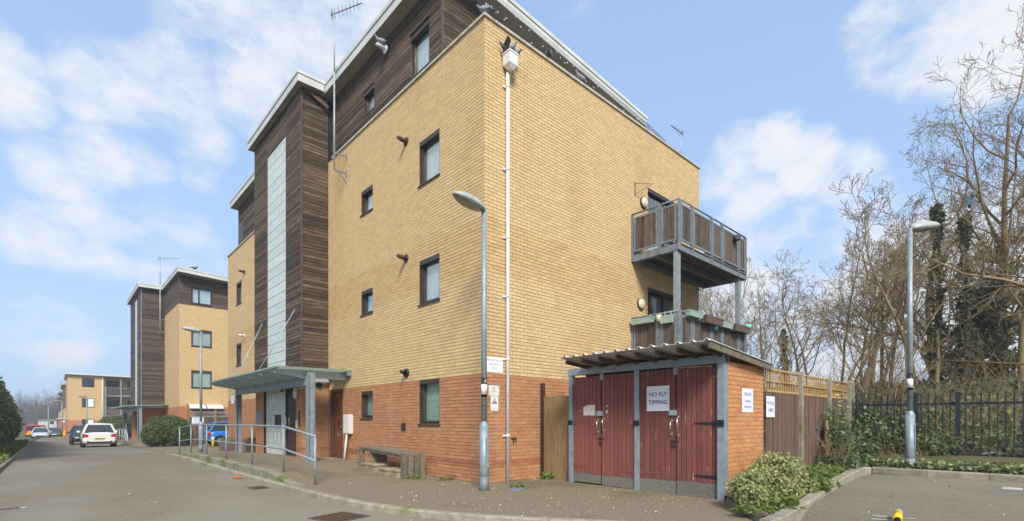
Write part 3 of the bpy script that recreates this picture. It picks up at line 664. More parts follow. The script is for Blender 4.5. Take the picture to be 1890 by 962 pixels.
# ------------------------------------------------------------------ fittings on the block
def lettering(par, txt, size, pos, ax, m, name='lettering', sx=1):
    cu = bpy.data.curves.new(name, 'FONT'); cu.body = txt; cu.size = size; cu.align_x = 'CENTER'; cu.align_y = 'CENTER'; cu.extrude = .0006; cu.resolution_u = 2; cu.offset = size*.012
    tmp = bpy.data.objects.new('tmp', cu); me = bpy.data.meshes.new_from_object(tmp); bpy.data.objects.remove(tmp); bpy.data.curves.remove(cu)
    R = Matrix(((0,0,-1),(-1,0,0),(0,1,0))) if ax == 'x' else Matrix(((1,0,0),(0,0,-1),(0,1,0)))
    me.transform((R @ Matrix.Diagonal((sx, 1, 1))).to_4x4()); me.materials.clear(); me.materials.append(m)
    o = link(name, me, par); o.location = Vector(pos)-ORG[par.name]; return o
def sign(name, label, ax, c, u0, u1, z0, z1, lines, m=None, ink=None, th=.006, cat='sign', board='board', frame=None):
    base = (c-th/2, (u0+u1)/2, z0) if ax == 'x' else ((u0+u1)/2, c-th/2, z0)
    t = thing(name, label, cat, base); q = MB(); q.ub(ax, c, u0, u1, .001, th, z0, z1); q.build(board, m or M['sign'], t)
    for s, size, fz, sx in lines:
        z = z0+(z1-z0)*fz; pos = (c-th-.001, (u0+u1)/2, z) if ax == 'x' else ((u0+u1)/2, c-th-.001, z)
        lettering(t, s, size, pos, ax, ink or M['ink'], sx=sx)
    return t
sign('wall_sign', 'white PRIVATE ROAD RESIDENTS ONLY sign on yellow brick behind the near lamp post', 'y', BY-.003, 6.50, 6.97, 2.30, 2.62, [('PRIVATE ROAD', .058, .78, 1), ('RESIDENTS', .058, .52, 1), ('ONLY', .058, .26, 1)], ink=M['inkg'])
sign('wall_notice', 'faded cream notice on red brick above the camera warning sign', 'y', BY-.003, 6.585, 6.87, 1.81, 2.03, [('PRIVATE', .03, .7, 1), ('PROPERTY', .03, .4, 1)], m=M['paper'], ink=M['litter'])
cc = sign('warning_sign', 'small white camera warning sign with black triangle on red brick', 'y', BY-.003, 6.64, 6.845, 1.50, 1.80, [('CCTV IN', .030, .25, 1), ('OPERATION', .030, .12, 1)], ink=M['inkg'])
q = MB(); c0 = BY-.012
def tri(r, mi, y): q.prism([(6.742+r*math.cos(a), 1.685+r*math.sin(a)) for a in (PI/2, PI/2+2*PI/3, PI/2+4*PI/3)], 'y', y, y+.001, mi)
tri(.085, 0, c0); tri(.058, 1, c0-.002); q.box(6.712, 6.772, c0-.004, c0-.003, 1.668, 1.692)
q.build('triangle_symbol', [M['black'], M['sign']], cc)
sign('entrance_sign', 'grey metal name plate on the red brick pier left of the entrance', 'x', TX-.003, 19.82, 20.52, 1.20, 1.62, [('|||||||||', .07, .68, 1), ('||||||', .07, .34, 1)], m=M['galv'], ink=M['inkf'])
sign('corner_sign', 'tiny white sign at the far end of the brick front beyond the canopy', 'x', BX-.003, 27.3, 27.75, 2.12, 2.5, [('P', .2, .5, 1)], ink=M['inkg'])
# rainwater pipe and hopper
dp = thing('drainpipe', 'white drainpipe with square hopper running down the gable beside the corner', 'drainpipe', (7.06, BY-.06, 0))
q = MB(); q.tube([(7.06, BY-.07, -.02), (7.06, BY-.07, 8.66)], .036, 14); q.build('pipe', M['pipe'], dp)
for z in (.95, 2.57, 5.15, 6.6, 8.35, 3.9):
    q = MB(); q.tube([(7.06, BY-.07, z), (7.06, BY-.07, z+.05)], .043, 14); q.box(6.96, 7.16, BY-.03, BY, z+.005, z+.04); q.build('pipe_bracket', M['pipe'], dp)
q = MB(); q.loft([[(7.06+sx*w, BY-.15+sy*w2, z) for sx, sy in ((-1,-1),(1,-1),(1,1),(-1,1))] for w, w2, z in ((.05,.05,8.68),(.112,.105,8.77),(.118,.11,8.99))], 0, False); q.loft([[(7.06+sx*w, BY-.15+sy*(w-.01), z) for sx, sy in ((-1,-1),(1,-1),(1,1),(-1,1))] for w, z in ((.13, 8.99), (.13, 9.02))], 0, False)
q.build('hopper', M['pipe'], dp)
# boiler flues and lamps on the street front
def flue(z, label, y=10.95, m='rust', big=0):
    t = thing('boiler_flue', label, 'flue', (BX, y, z), group='boiler flues on the street front')
    q = MB(); q.tube([(BX+.02, y, z), (BX-.02, y, z)], .105+big, 16); q.build('wall_plate', M[m] if not big else M['soffit'], t)
    q = MB(); q.tube([(BX-.02, y, z), (BX-.20, y, z+.02), (BX-.26, y+.0, z+.02)], [.055,.05,.035], 12); q.build('outlet', M[m], t)
flue(8.28, 'brown flue outlet poking from the brickwork left of the uppermost tall window'); flue(5.35, 'brown flue outlet left of the middle tall window')
flue(8.18, 'brown flue outlet on the far brick bay above its upper window', 25.4); flue(5.21, 'pale flue outlet on the far brick bay above its lower window', 25.4, 'white')
flue(11.19, 'pale flue outlet on the dark timber storey below the eaves', 12.03, 'wh_f'); 
t = thing('wall_lamp', 'round black wall lamp just above the red brick, left of the ground floor window', 'wall lamp', (BX, 10.93, 2.48))
q = MB(); q.tube([(BX, 10.93, 2.48), (BX-.05, 10.93, 2.48)], [.12,.10], 18); q.build('base', M['black'], t)
q = MB(); q.tube([(BX-.05, 10.93, 2.48), (BX-.18, 10.93, 2.52)], [.06,.04], 12); q.build('lamp_head', M['black'], t)
for (y, x, z, lab) in ((16.18, TX, 2.15, 'oval cream bulkhead lamp on the brick pier beside the entrance door'),):
    t = thing('bulkhead_lamp', lab, 'wall lamp', (x, y, z)); q = MB(); q.ell((x-.05, y, z), (.08,.13,.19), 14, 8); q.build('bowl', M['cream'], t)
    q = MB(); q.tube([(x, y, z+.2), (x-.0, y, 2.5)], .012, 6); q.build('conduit', M['white'], t)
for (X, Z, lab) in ((12.32, 7.48, 'round cream bulkhead lamp beside the upper balcony door'), (12.17, 4.58, 'round cream bulkhead lamp beside the lower balcony door')):
    t = thing('bulkhead_lamp', lab, 'wall lamp', (X, BY, Z)); q = MB(); q.ell((X, BY-.05, Z), (.15,.07,.15), 16, 8); q.build('bowl', M['cream'], t)
    q = MB(); q.tube([(X, BY, Z), (X, BY-.045, Z)], .16, 18); q.build('base', M['black'], t)
for (x, y, z, lab) in ((BX-.02, 22.4, 2.45, 'small black wall lamp on the far bay beside the canopy post'), (6.2, TY0, 2.42, 'black dome camera under the canopy beside the tower corner')):
    t = thing('dome_lamp', lab, 'wall lamp', (x, y, z)); q = MB(); q.ell((x-.04, y-.05, z), (.09,.09,.09), 12, 7); q.build('dome', M['black'], t)
t = thing('alarm_sounder', 'small red alarm box at the top of the entrance glass panel', 'alarm', (TX, 17.6, 2.3)); q = MB(); q.ub('x', TX, 17.5, 17.66, 0, .06, 2.26, 2.4); q.build('box', M['red'], t)
t = thing('intercom', 'narrow dark intercom panel on the brick pier right of the entrance door', 'intercom', (TX, 15.98, 1.2)); q = MB(); q.ub('x', TX, 15.93, 16.03, .001, .02, 1.1, 1.6); q.build('panel', M['frame'], t); q = MB(); q.ub('x', TX, 16.1, 16.2, .001, .05, 1.05, 1.3); q.build('box', M['white'], t)
t = thing('meter_box', 'white meter box on the red brick right of the brown front door', 'meter box', (BX, 14.12, .9))
q = MB(); q.ub('x', BX, 13.98, 14.36, .001, .13, .90, 1.47); q.build('cabinet', M['white'], t); q = MB(); q.ub('x', BX, 13.995, 14.345, .13, .142, .92, 1.45); q.build('door', M['white'], t)
q = MB(); q.tube([(BX-.10, 14.18, .9), (BX-.16, 14.24, .04)], .028, 10); q.build('pipe', M['white'], t)
t = thing('wall_tap', 'small rusty tap bracket on the red brick right of the drainpipe', 'tap', (7.29, BY, .88)); q = MB(); q.tube([(7.25, BY, .92), (7.25, BY-.05, .92), (7.25, BY-.05, .82)], .012, 7); q.tube([(7.33, BY, .92), (7.33, BY-.05, .9), (7.31, BY-.05, .84)], .012, 7); q.box(7.22, 7.36, BY-.02, BY-.001, .89, .93); q.build('body', M['rust'], t)
# aerials
def aerial(lab, x, y, z0, z1, arms, d, n=8, s=1, rm=.022):
    t = thing('tv_aerial', lab, 'aerial', (x, y, z0))
    q = MB(); q.tube([(x, y, z0), (x, y, z0+(z1-z0)*.62)], rm*1.15, 10); q.tube([(x, y, z0+(z1-z0)*.62), (x, y, z1)], rm, 10); q.build('mast', M['galv_l'], t)
    for (wy, wx, z, br) in arms:
        q = MB(); q.bar((wx, wy, z), (x, y, z), .03, .04); q.bar((wx, wy, z-.12), (wx, wy, z+.12), .05, .02)
        if br: q.bar((wx, wy, z-.3), (x+(wx-x)*.35, y+(wy-y)*.35, z-.02), .02)
        q.build('bracket', M['steel_g'], t)
    D = Vector(d).normalized(); P0 = Vector((x, y, z1-.06)); q = MB(); q.bar(P0-D*.15*s, P0+D*1.25*s, .018); q.build('boom', M['rust'], t)
    pr = D.cross(Vector((0,0,1))).normalized()
    for i in range(n):
        c = P0+D*s*(.02+i*1.2/n); q = MB(); L = .17*s; q.bar(c-pr*L*.9-Vector((0,0,L*.6)), c+pr*L*.9+Vector((0,0,L*.6)), .009); q.bar(c-pr*L*.9+Vector((0,0,L*.6)), c+pr*L*.9-Vector((0,0,L*.6)), .009); q.build('element', M['rust'], t)
    q = MB(); [q.bar(P0-D*.10*s-pr*.16*s+Vector((0,0,k*.05*s)), P0-D*.10*s+pr*.16*s+Vector((0,0,k*.05*s)), .008) for k in (-3,-1,1,3)]; q.bar(P0-D*.10*s-Vector((0,0,.17*s)), P0-D*.10*s+Vector((0,0,.17*s)), .012); q.build('reflector', M['rust'], t)
    return t
aerial('tall thin television aerial mast bracketed beside the near stair tower', 6.1, 14.41, 8.72, 13.42, [(14.41, BX, 9.25, 0), (14.41, BX, 8.74, 1)], (.6,-.42,.38), 7, .72)
aerial('short thin aerial mast on the far right of the near roof', 17.1, 9.3, 8.9, 12.02, [], (-.9,.1,.1), 3, .5, .016)

# ------------------------------------------------------------------ entrance canopy
cn = thing('entrance_canopy', 'grey steel canopy with mossy sheet roof over the near entrance', 'canopy', (5.3, 18, 0))
def icol(par, x, y, z0, z1, w=.19, name='post'):
    q = MB(); q.box(x-w/2, x-w/2+.016, y-w/2, y+w/2, z0, z1); q.box(x+w/2-.016, x+w/2, y-w/2, y+w/2, z0, z1); q.box(x-w/2+.016, x+w/2-.016, y-.006, y+.006, z0, z1)
    q.box(x-w/2-.03, x+w/2+.03, y-w/2-.03, y+w/2+.03, z0, z0+.015)
    q.build(name, M['galv'], par)
icol(cn, 5.3, 14.15, .08, 2.66); icol(cn, 5.3, 21.6, 0, 2.5)
q = MB(); q.box(5.22, 5.235, 14.28, 21.45, 2.30, 2.52); q.box(5.2, 5.38, 14.28, 21.45, 2.52, 2.535); q.box(5.2, 5.38, 14.28, 21.45, 2.285, 2.30); q.build('beam', M['galv'], cn)
for i in range(7):
    y = 14.35+i*1.2; q = MB(); q.prism([(4.42, 2.62), (5.22, 2.50), (6.47, 2.50), (6.47, 2.735), (4.42, 2.715)], 'y', y-.012, y+.012); q.prism([(4.42, 2.605), (5.22, 2.485), (5.22, 2.50), (4.42, 2.62)], 'y', y-.045, y+.045); q.build('rafter', M['galv_l'], cn)
q = MB(); q.box(4.40, 4.46, 14.06, 21.9, 2.66, 2.735); q.box(6.35, 6.478, 14.06, 15.72, 2.62, 2.74); q.build('edge_channel', M['steel_g'], cn)
q = MB(); n = 46; pr = []
for i in range(n): pr.append((14.06+i*(7.84/n)))
poly = []
for i in range(8):
    y0 = 14.05+i*.985; y1 = y0+.975; x1 = 6.476 if y1 < 15.75 or y0 > 20.7 else 5.60
    q = MB(); q.prism([(4.34, 2.745), (x1, 2.765), (x1, 2.785), (4.34, 2.765)], 'y', y0, y1); q.build('roof_sheet', M['moss_s'], cn)
for a_, b_ in (((5.62, 16.3, 4.83), (4.58, 16.44, 2.79)), ((5.62, 19.66, 4.86), (4.58, 18.9, 2.79))):
    q = MB(); q.tube([a_, b_], .014, 8); q.build('tie_rod', M['galv_l'], cn)
q = MB(); q.tube([(4.9, 14.6, 2.78), (4.9, 14.6, 2.95)], [.05, .03], 8); q.build('vent_cap', M['rust'], cn)

# ------------------------------------------------------------------ handrail along the ramp
hr = thing('handrail', 'grey tubular handrail with two rails along the raised ramp by the near entrance', 'railing', (3.85, 17, 0))
HP = [(3.85,10.03,0.0,.98),(3.85,11.9,.13,1.16),(3.85,14.37,.12,1.16),(3.85,17.06,.10,1.15),(3.86,19.77,.07,1.14),(3.88,22.59,.02,1.10),(3.62,23.3,-.06,.99)]
for x, y, z0, z1 in HP:
    q = MB(); q.tube([(x, y, z0-.02), (x, y, z1)], .025, 10); q.ell((x, y, z1), (.034,.034,.034), 8, 6); q.ell((x, y, z0+(z1-z0)*.5), (.034,.034,.034), 8, 6); q.build('post', M['galv'], hr)
q = MB(); q.tube([(x, y, z1) for x, y, z0, z1 in HP], .023, 10); q.build('top_rail', M['galv'], hr)
q = MB(); q.tube([(x, y, z0+(z1-z0)*.5) for x, y, z0, z1 in HP], .021, 10); q.build('middle_rail', M['galv'], hr)

# ------------------------------------------------------------------ bench with grit boxes
bn = thing('bench', 'low weathered timber bench against the red brick wall left of the corner', 'bench', (5.97, 10.85, 0))
for i in range(4):
    x = 5.70+i*.14; q = MB(); q.prism([(9.74, .50), (11.97, .60), (11.97, .64), (9.74, .54)], 'x', x, x+.13); q.build('seat_board', M['grey_w'], bn)
q = MB(); q.prism([(9.80, .445), (11.9, .545), (11.9, .60), (9.80, .50)], 'x', 5.72, 5.75); q.build('apron', M['grey_w'], bn)
for (x, y, z1) in ((5.69, 9.74, .50), (5.70, 11.84, .60), (6.14, 11.84, .60)):
    q = MB(); q.box(x, x+.10, y, y+.12, -.03, z1); q.build('leg', M['grey_w'], bn)
for k in range(3):
    x = 5.82+k*.155; q = MB(); q.box(x, x+.12, 9.73, 9.77, -.02, .50); q.build('end_board', M['grey_w'], bn)
q = MB(); q.box(5.75, 6.2, 11.4, 11.44, .02, .55); q.build('back_batten', M['grey_w'], bn)
for i, (x, y, w) in enumerate(((5.64, 11.52, .26), (5.62, 11.12, .34), (5.60, 10.52, .38), (5.64, 10.05, .28))):
    t = thing('grit_box', 'brown lidded box under the bench, %s from the street end' % ('nearest', 'second', 'third', 'fourth')[3-i], 'box', (x+.25, y, .02), group='brown lidded boxes under the bench')
    z = .06 if i < 2 else 0
    q = MB(); q.loft([[(x+.02, y-w/2+.02, z-.02), (x+.52, y-w/2+.02, z-.02), (x+.52, y+w/2-.02, z-.02), (x+.02, y+w/2-.02, z-.02)], [(x, y-w/2, z+.15), (x+.54, y-w/2, z+.15), (x+.54, y+w/2, z+.15), (x, y+w/2, z+.15)]], 0, False); q.build('tub', M['grit'], t)
    q = MB(); q.prism([(y-w/2-.02, z+.15), (y+w/2+.02, z+.15), (y+w/2+.0, z+.185), (y-w/2, z+.185)], 'x', x-.025, x+.55); q.build('lid', M['grit'], t)
    q = MB(); q.tube([(x-.003, y, z+.06), (x+.001, y, z+.06)], .018, 8); q.build('hole', M['black'], t)

# ------------------------------------------------------------------ street lamps
def street_lamp(lab, x, y, z0, h, rot, badge=True, thick=1.0):
    t = thing('street_lamp', lab, 'street lamp', (x, y, z0), group='grey street lamps')
    q = MB(); q.tube([(x, y, z0-.1), (x, y, z0+1.22)], .088*thick, 18); q.tube([(x, y, z0+1.22), (x, y, z0+1.30)], [.088*thick, .052*thick], 18, cap=False)
    q.build('base_column', M['galv'], t)
    q = MB(); q.tube([(x, y, z0-.02), (x, y, z0+.28)], .0905*thick, 18); q.build('base_band', M['steel_g'], t)
    q = MB(); q.tube([(x, y, z0+1.25), (x, y, z0+h)], [.052*thick, .047*thick], 18); q.build('column', M['galv'], t)
    q = MB(); q.ub('y', y-.088, x-.04, x+.04, 0, .006, z0+.45, z0+1.0); q.build('service_door', M['galv'], t)
    R = Matrix.Rotation(rot, 3, 'Z')
    def L(px, py, pz): v = R @ Vector((px, py, 0)); return (x+v.x, y+v.y, z0+h+pz)
    rings = []; low = []
    for s, w, top, bot in ((.0,.045,.07,-.03),(.08,.09,.115,-.03),(.22,.135,.155,-.015),(.40,.15,.175,.01),(.56,.12,.165,.045),(.67,.065,.14,.075),(.71,.02,.12,.085)):
        n = 9; rings.append([L(s, w*math.cos(PI*k/(n-1)), bot+(top-bot)*math.sin(PI*k/(n-1))) for k in range(n)])
        low.append([L(s, w*.96*math.cos(PI*k/(n-1)), bot-.055*(w/.165)*math.sin(PI*k/(n-1))) for k in range(n)])
    q = MB(); q.loft(rings); q.build('lamp_head', M['lampsh'], t); q = MB(); q.loft(low[1:]); q.build('lamp_bowl', M['lampdf'], t)
    if badge:
        z = z0+1.75; q = MB(); q.tube([(x, y, z), (x, y, z+.36)], .0535*thick, 18); bd = q.build('number_plate', M['black'], t)
        q = MB(); q.tube([(x, y, z+.05), (x, y, z+.24)], .0545*thick, 18); q.build('plate_face', M['sign'], t)
        lettering(t, '8', .07, (x-.02, y-.062, z+.30), 'y', M['sign'], 'plate_number')
        for k, ch in enumerate('31042'): lettering(t, ch, .035, (x-.015, y-.063, z+.225-.035*k), 'y', M['black'], 'plate_number')
        q = MB(); q.tube([(x, y, z-.16), (x, y, z-.145)], .0545*thick, 18); q.build('strap', M['black'], t)
    return t
street_lamp('grey street lamp post standing in front of the building corner', 5.87, 7.14, -.02, 5.24, PI)
street_lamp('grey street lamp post by the black fence at the right edge of the car park', 13.5, 2.05, .20, 5.22, -.62)
street_lamp('grey street lamp post between the two blocks, beyond the handrail', 4.70, 25.2, -.07, 5.25, PI-.2, False)

# ------------------------------------------------------------------ bin store
SX = 8.0; st = thing('bin_store', 'bin store with faded red double doors and corrugated roof beside the gable', 'shed', (8.8, 5.2, 0))
def post(par, x0, x1, y0, y1, z0, z1, m='galv', name='post'):
    q = MB(); q.box(x0, x1, y0, y1, z0, z1); q.build(name, M[m], par)
post(st, SX-.04, SX+.06, 6.79, 6.88, -.08, 2.23); post(st, SX-.03, SX+.06, 5.18, 5.28, -.05, 2.23); post(st, SX-.05, SX+.10, 3.573, 3.69, -.05, 2.23)
q = MB(); q.box(SX-.055, SX-.043, 3.56, 6.9, 2.235, 2.37); q.box(SX-.043, SX+.06, 3.56, 6.9, 2.358, 2.37); q.box(SX-.043, SX+.06, 3.56, 6.9, 2.235, 2.247); q.build('lintel', M['galv'], st)
for y in (6.06, 4.46): post(st, SX+.0, SX+.05, y-.04, y+.04, 2.1, 2.235, 'galv', 'head_bracket')
def sdoor(y0, y1, z0, z1, m, hinge, kz):
    q = MB(); q.box(SX+.030, SX+.05, y0+.004, y1-.004, z0, z1); d = q.build('door', M['frame'], st)
    n = max(1, round((y1-y0)/.098)); w = (y1-y0)/n
    for i in range(n):
        a = y0+i*w; j = random.uniform(0, .005); q = MB(); q.box(SX+.006-j, SX+.030, a+.0045, a+w-.0045, kz, z1); q.build('plank', m, d)
    q = MB(); q.box(SX+.001, SX+.030, y0+.003, y1-.003, z0, kz-.006); q.build('kick_board', M['grey_bd'], d)
    for z in ((.35, 1.25, 2.02)):
        L = .42; q = MB(); s = 1 if hinge == 'low' else -1; yh = y0 if hinge == 'low' else y1
        black = (z in (.35, 1.25)) and y0 < 4
        zz = z if not (black and z == .35) else .36
        q.prism([(yh, zz-.035), (yh+s*.08, zz-.03), (yh+s*L, zz-.008), (yh+s*L, zz+.008), (yh+s*.08, zz+.03), (yh, zz+.035)], 'x', SX-.004, SX+.005)
        q.build('hinge', M['black'] if black else m, d)
    return d
d1 = sdoor(6.08, 6.785, .03, 2.19, M['red_p'], 'high', .22); d2 = sdoor(5.285, 6.055, .01, 2.20, M['red_p'], 'low', .22)
d3 = sdoor(4.455, 5.175, .0, 2.205, M['red_w'], 'high', .24); d4 = sdoor(3.70, 4.44, .0, 2.19, M['red_w'], 'low', .26)
for d, y, za, zb in ((d1, 6.14, 1.07, 1.30), (d2, 6.0, 1.10, 1.33), (d3, 4.53, 1.06, 1.29), (d4, 4.40, 1.04, 1.36)):
    q = MB(); q.tube([(SX, y, za), (SX-.05, y, za), (SX-.05, y, zb), (SX, y, zb)], .009, 8)
    for z in (za, zb): q.tube([(SX+.006, y, z), (SX-.006, y, z)], .024, 12)
    q.build('handle', M['chrome'], d)
for d, y in ((d1, 6.09), (d3, 4.50)):
    q = MB(); q.box(SX-.03, SX+.004, y-.07, y+.07, 1.39, 1.48); q.build('lock_box', M['galv_l'], d)
    q = MB(); q.box(SX-.014, SX+.004, y-.10, y+.05, .93, .965); q.tube([(SX-.02, y-.06, .90), (SX-.02, y-.06, .95), (SX-.02, y-.01, .95), (SX-.02, y-.01, .90)], .008, 7); q.box(SX-.035, SX-.01, y-.07, y, .85, .905); q.build('padlock', M['rust'], d)
for y in (5.23, 6.84):
    q = MB(); q.box(SX-.045, SX-.031, y-.06, y+.06, 1.2, 1.3); q.build('hinge_plate', M['black'], st)
q = MB(); q.box(SX-.066, SX-.052, 3.58, 3.70, 1.2, 1.31); q.build('hinge_plate', M['black'], st)
q = MB(); q.bar((SX+.015, 3.80, 2.205), (SX+.015, 4.43, 2.215), .03, .02); q.build('timber_batten', M['fence_g'], st)
# brick side and hidden back
ws, bs = brick_wall(st, 'y', 3.573, SX+.10, 9.55, -3, 30, [], 0, lambda k: 0, thick=.22)
ws.data.materials[1] = M['mortar_r']; ws.data.materials[0] = M['mortar_r']
place_bricks(st, bs, [M['brick_o']], 300)
q = MB(); q.box(9.33, 9.55, 3.8, 6.88, -.2, 2.2); q.box(SX+.1, 9.33, 6.70, 6.88, -.2, 2.2); q.build('rear_wall', M['brick_r'], st)
q = MB(); q.box(SX+.3, SX+.32, 3.8, 6.7, .0, 2.3); q.build('dark_interior', M['dark'], st)
q = MB(); q.box(SX+.12, SX+.2, 3.60, 3.69, 2.26, 2.42); q.box(9.4, 9.5, 3.60, 3.69, 2.26, 2.33); q.build('wall_plate', M['galv'], st)
# roof: rafters, barge board, corrugated sheet
def rz(x): return 2.50-.0745*(x-7.21)
for i in range(8):
    y = 3.62+i*.39; q = MB(); q.prism([(7.30, rz(7.30)-.10), (9.5, rz(9.5)-.12), (9.5, rz(9.5)-.03), (7.30, rz(7.30)-.03)], 'y', y, y+.045); q.build('rafter', M['raft'], st)
q = MB(); q.prism([(7.22, rz(7.22)-.11), (9.62, rz(9.62)-.11), (9.62, rz(9.62)-.012), (7.22, rz(7.22)-.012)], 'y', 3.45, 3.49); q.build('barge_board', M['grey_w'], st)
q = MB(); q.box(8.9, 8.95, 3.5, 6.7, rz(8.9)-.12, rz(8.9)-.03); q.build('purlin', M['raft'], st)
q = MB(); pts = []; y = 3.43
while y < 6.36: pts += [(y, 0), (y+.03, 0), (y+.055, .035), (y+.085, .035), (y+.11, 0), (y+.20, 0)]; y += .235
vs = []
for (yy, dz) in pts:
    for x in (7.18, 9.66):
        for th in (0, .006): vs.append((x, yy, rz(x)+dz-.005+th))
fs = []
for i in range(len(pts)-1):
    a = i*4; fs += [(a, a+2, a+6, a+4), (a+1, a+5, a+7, a+3), (a, a+4, a+5, a+1), (a+2, a+3, a+7, a+6)]
q.add(vs, fs); q.build('corrugated_roof', M['corr'], st)
sign('door_sign', 'white NO FLY TIPPING sign on the third red door', 'x', SX+.003, 4.575, 5.03, 1.47, 1.92, [('NO FLY', .105, .66, 1), ('TIPPING', .105, .34, 1)])
q = thing('torn_notice', 'torn blank paper notice on the first red door', 'notice', (SX, 6.38, 1.4)); w_ = MB(); w_.prism([(6.22, 1.40), (6.52, 1.40), (6.52, 1.57), (6.40, 1.61), (6.22, 1.615)], 'x', SX-.001, SX+.002); w_.build('sheet', M['paper'], q)
for y, z, r, lb in ((5.93, 1.58, .02, 'topmost of the white paper scraps on the second red door'), (5.93, 1.47, .028, 'largest white paper scrap on the second red door'), (5.90, 1.38, .012, 'tiny lowest paper scrap on the second red door, above the handle'), (6.6, 1.5, .012, 'tiny paper scrap on the first red door left of the torn notice')):
    t = thing('paper_scrap', lb, 'paper', (SX, y, z), group='torn scraps on the red doors'); w_ = MB(); w_.box(SX+.0, SX+.003, y-r*.7, y+r*.7, z-r, z+r); w_.build('scrap', M['paper'], t)
sign('side_sign', 'white PRIVATE Residents Parking Only sign on the orange brick side wall', 'y', 3.572, 8.62, 9.08, 1.44, 1.85, [('PRIVATE', .078, .76, 1), ('Residents', .066, .48, 1), ('Parking Only', .058, .24, 1)], ink=M['inkf'])
sign('fence_sign', 'white NO BALL GAMES sign on the dark brown fence', 'y', 3.55, 9.62, 10.03, 1.36, 1.75, [('NO BALL', .085, .68, 1), ('GAMES', .085, .34, 1)], ink=M['inkf'])
# side gate between gable and store
g = thing('side_gate', 'tan vertical board side gate between the gable and the bin store', 'gate', (8.12, 7.3, 0))
for i in range(8):
    y = 6.92+i*.103; q = MB(); q.box(8.11-random.uniform(0,.003), 8.135, y+.004, y+.1, .0, 1.83); q.build('plank', M['gate_w'], g)
q = MB(); q.box(8.135, 8.175, 6.91, 7.75, .3, .4); q.box(8.135, 8.175, 6.91, 7.75, 1.45, 1.55); q.build('cross_rail', M['gate_w'], g)
q = MB(); q.box(8.10, 8.17, 7.76, 7.84, -.05, 2.14); q.build('post', M['frame'], g)

# ------------------------------------------------------------------ balconies
def balcony(lab, z, pots):
    B = thing('balcony', lab, 'balcony', (13.8, 7.2, z), group='steel balconies on the gable')
    X0, X1, Y0, Y1 = 11.75, 15.85, 6.45, BY-.003
    q = MB(); q.box(X0, X0+.012, Y0, Y1, z-.2, z); q.box(X0, X0+.08, Y0, Y1, z-.2, z-.188); q.box(X0, X0+.08, Y0, Y1, z-.012, z); q.build('side_beam', M['steel_g'], B)
    q = MB(); q.box(X1-.012, X1, Y0, Y1, z-.2, z); q.build('side_beam', M['steel_g'], B)
    q = MB(); q.box(X0+.012, X1-.012, Y0, Y0+.012, z-.2, z); q.box(X0, X1, Y0-.03, Y0, z-.025, z-.005); q.box(X0, X1, Y0-.03, Y0, z-.2, z-.18); q.build('front_beam', M['steel_g'], B)
    q = MB(); q.box(X0+.1, X1-.1, 7.1, 7.18, z-.2, z-.06); q.build('cross_beam', M['steel_g'], B)
    q = MB(); q.box(X0+.1, X1-.1, 7.74, 7.82, z-.2, z-.06); q.build('cross_beam', M['steel_g'], B)
    for i in range(10):
        y = Y0+.02+i*.139; q = MB(); q.box(X0+.014, X1-.014, y, y+.13, z-.05, z-.012); q.build('deck_board', M['wood_v'], B)
    ph = 1.12
    xs = [X0+.03, 12.44, 13.54, 14.2, 15.31, X1-.03]
    for x in xs:
        for dx in (-.028, .028):
            q = MB(); q.box(x+dx-.018, x+dx+.018, Y0-.03, Y0+.03, z-.18, z+ph-.02); q.build('post', M['steel_g'], B)
    for y in (7.0, 7.83):
        for dy in (-.028, .028) if y < 7.5 else (0,):
            q = MB(); q.box(X0-.03, X0+.03, y+dy-.018, y+dy+.018, z-.18, z+ph-.02); q.build('post', M['steel_g'], B)
    q = MB(); q.tube([(X0, Y1, z+ph), (X0, Y0, z+ph)], .024, 8); q.tube([(X0, Y0, z+ph), (X1, Y0, z+ph)], .024, 8); q.tube([(X1, Y0, z+ph), (X1, Y1, z+ph)], .024, 8); q.build('top_rail', M['steel_g'], B)
    def panel(ax, c, a, e):
        z0, z1 = z+.07, z+ph-.10; f = MB(); w = .05
        f.ub(ax, c, a, a+w, -.02, .02, z0, z1); f.ub(ax, c, e-w, e, -.02, .02, z0, z1); f.ub(ax, c, a+w, e-w, -.02, .02, z0, z0+w); f.ub(ax, c, a+w, e-w, -.02, .02, z1-w, z1)
        po = f.build('panel_frame', M['steel_g'], B); n = max(2, round((e-a-2*w)/.095)); ww = (e-a-2*w)/n
        for i in range(n):
            q = MB(); q.ub(ax, c, a+w+i*ww+.006, a+w+(i+1)*ww-.006, -.015, .008, z0+w, z1-w); q.build('slat', M['wood_v'], po)
    for a, e in zip(xs, xs[1:]): panel('y', Y0, a+.055, e-.055)
    panel('x', X0, 7.06, 7.79); panel('x', X0, 6.52, 6.94)
    panel('x', X1, 6.52, 7.79)
    return B
BU = balcony('upper steel balcony with brown slatted panels on the gable', 5.86, 0)
BL = balcony('lower steel balcony hung with plant troughs, above the bin store', 2.99, 0)
cl = thing('balcony_support', 'tall grey steel posts carrying the two gable balconies', 'steel support', (13.8, 6.45, 0))
for x in (11.83, 15.52):
    q = MB(); q.box(x-.075, x+.075, 6.49, 6.50, 0, 5.66); q.box(x-.075, x+.075, 6.60, 6.61, 0, 5.66); q.box(x-.01, x+.01, 6.50, 6.60, 0, 5.66); q.box(x-.075, x-.065, 6.50, 6.60, 0, 5.66); q.build('post', M['galv'], cl)
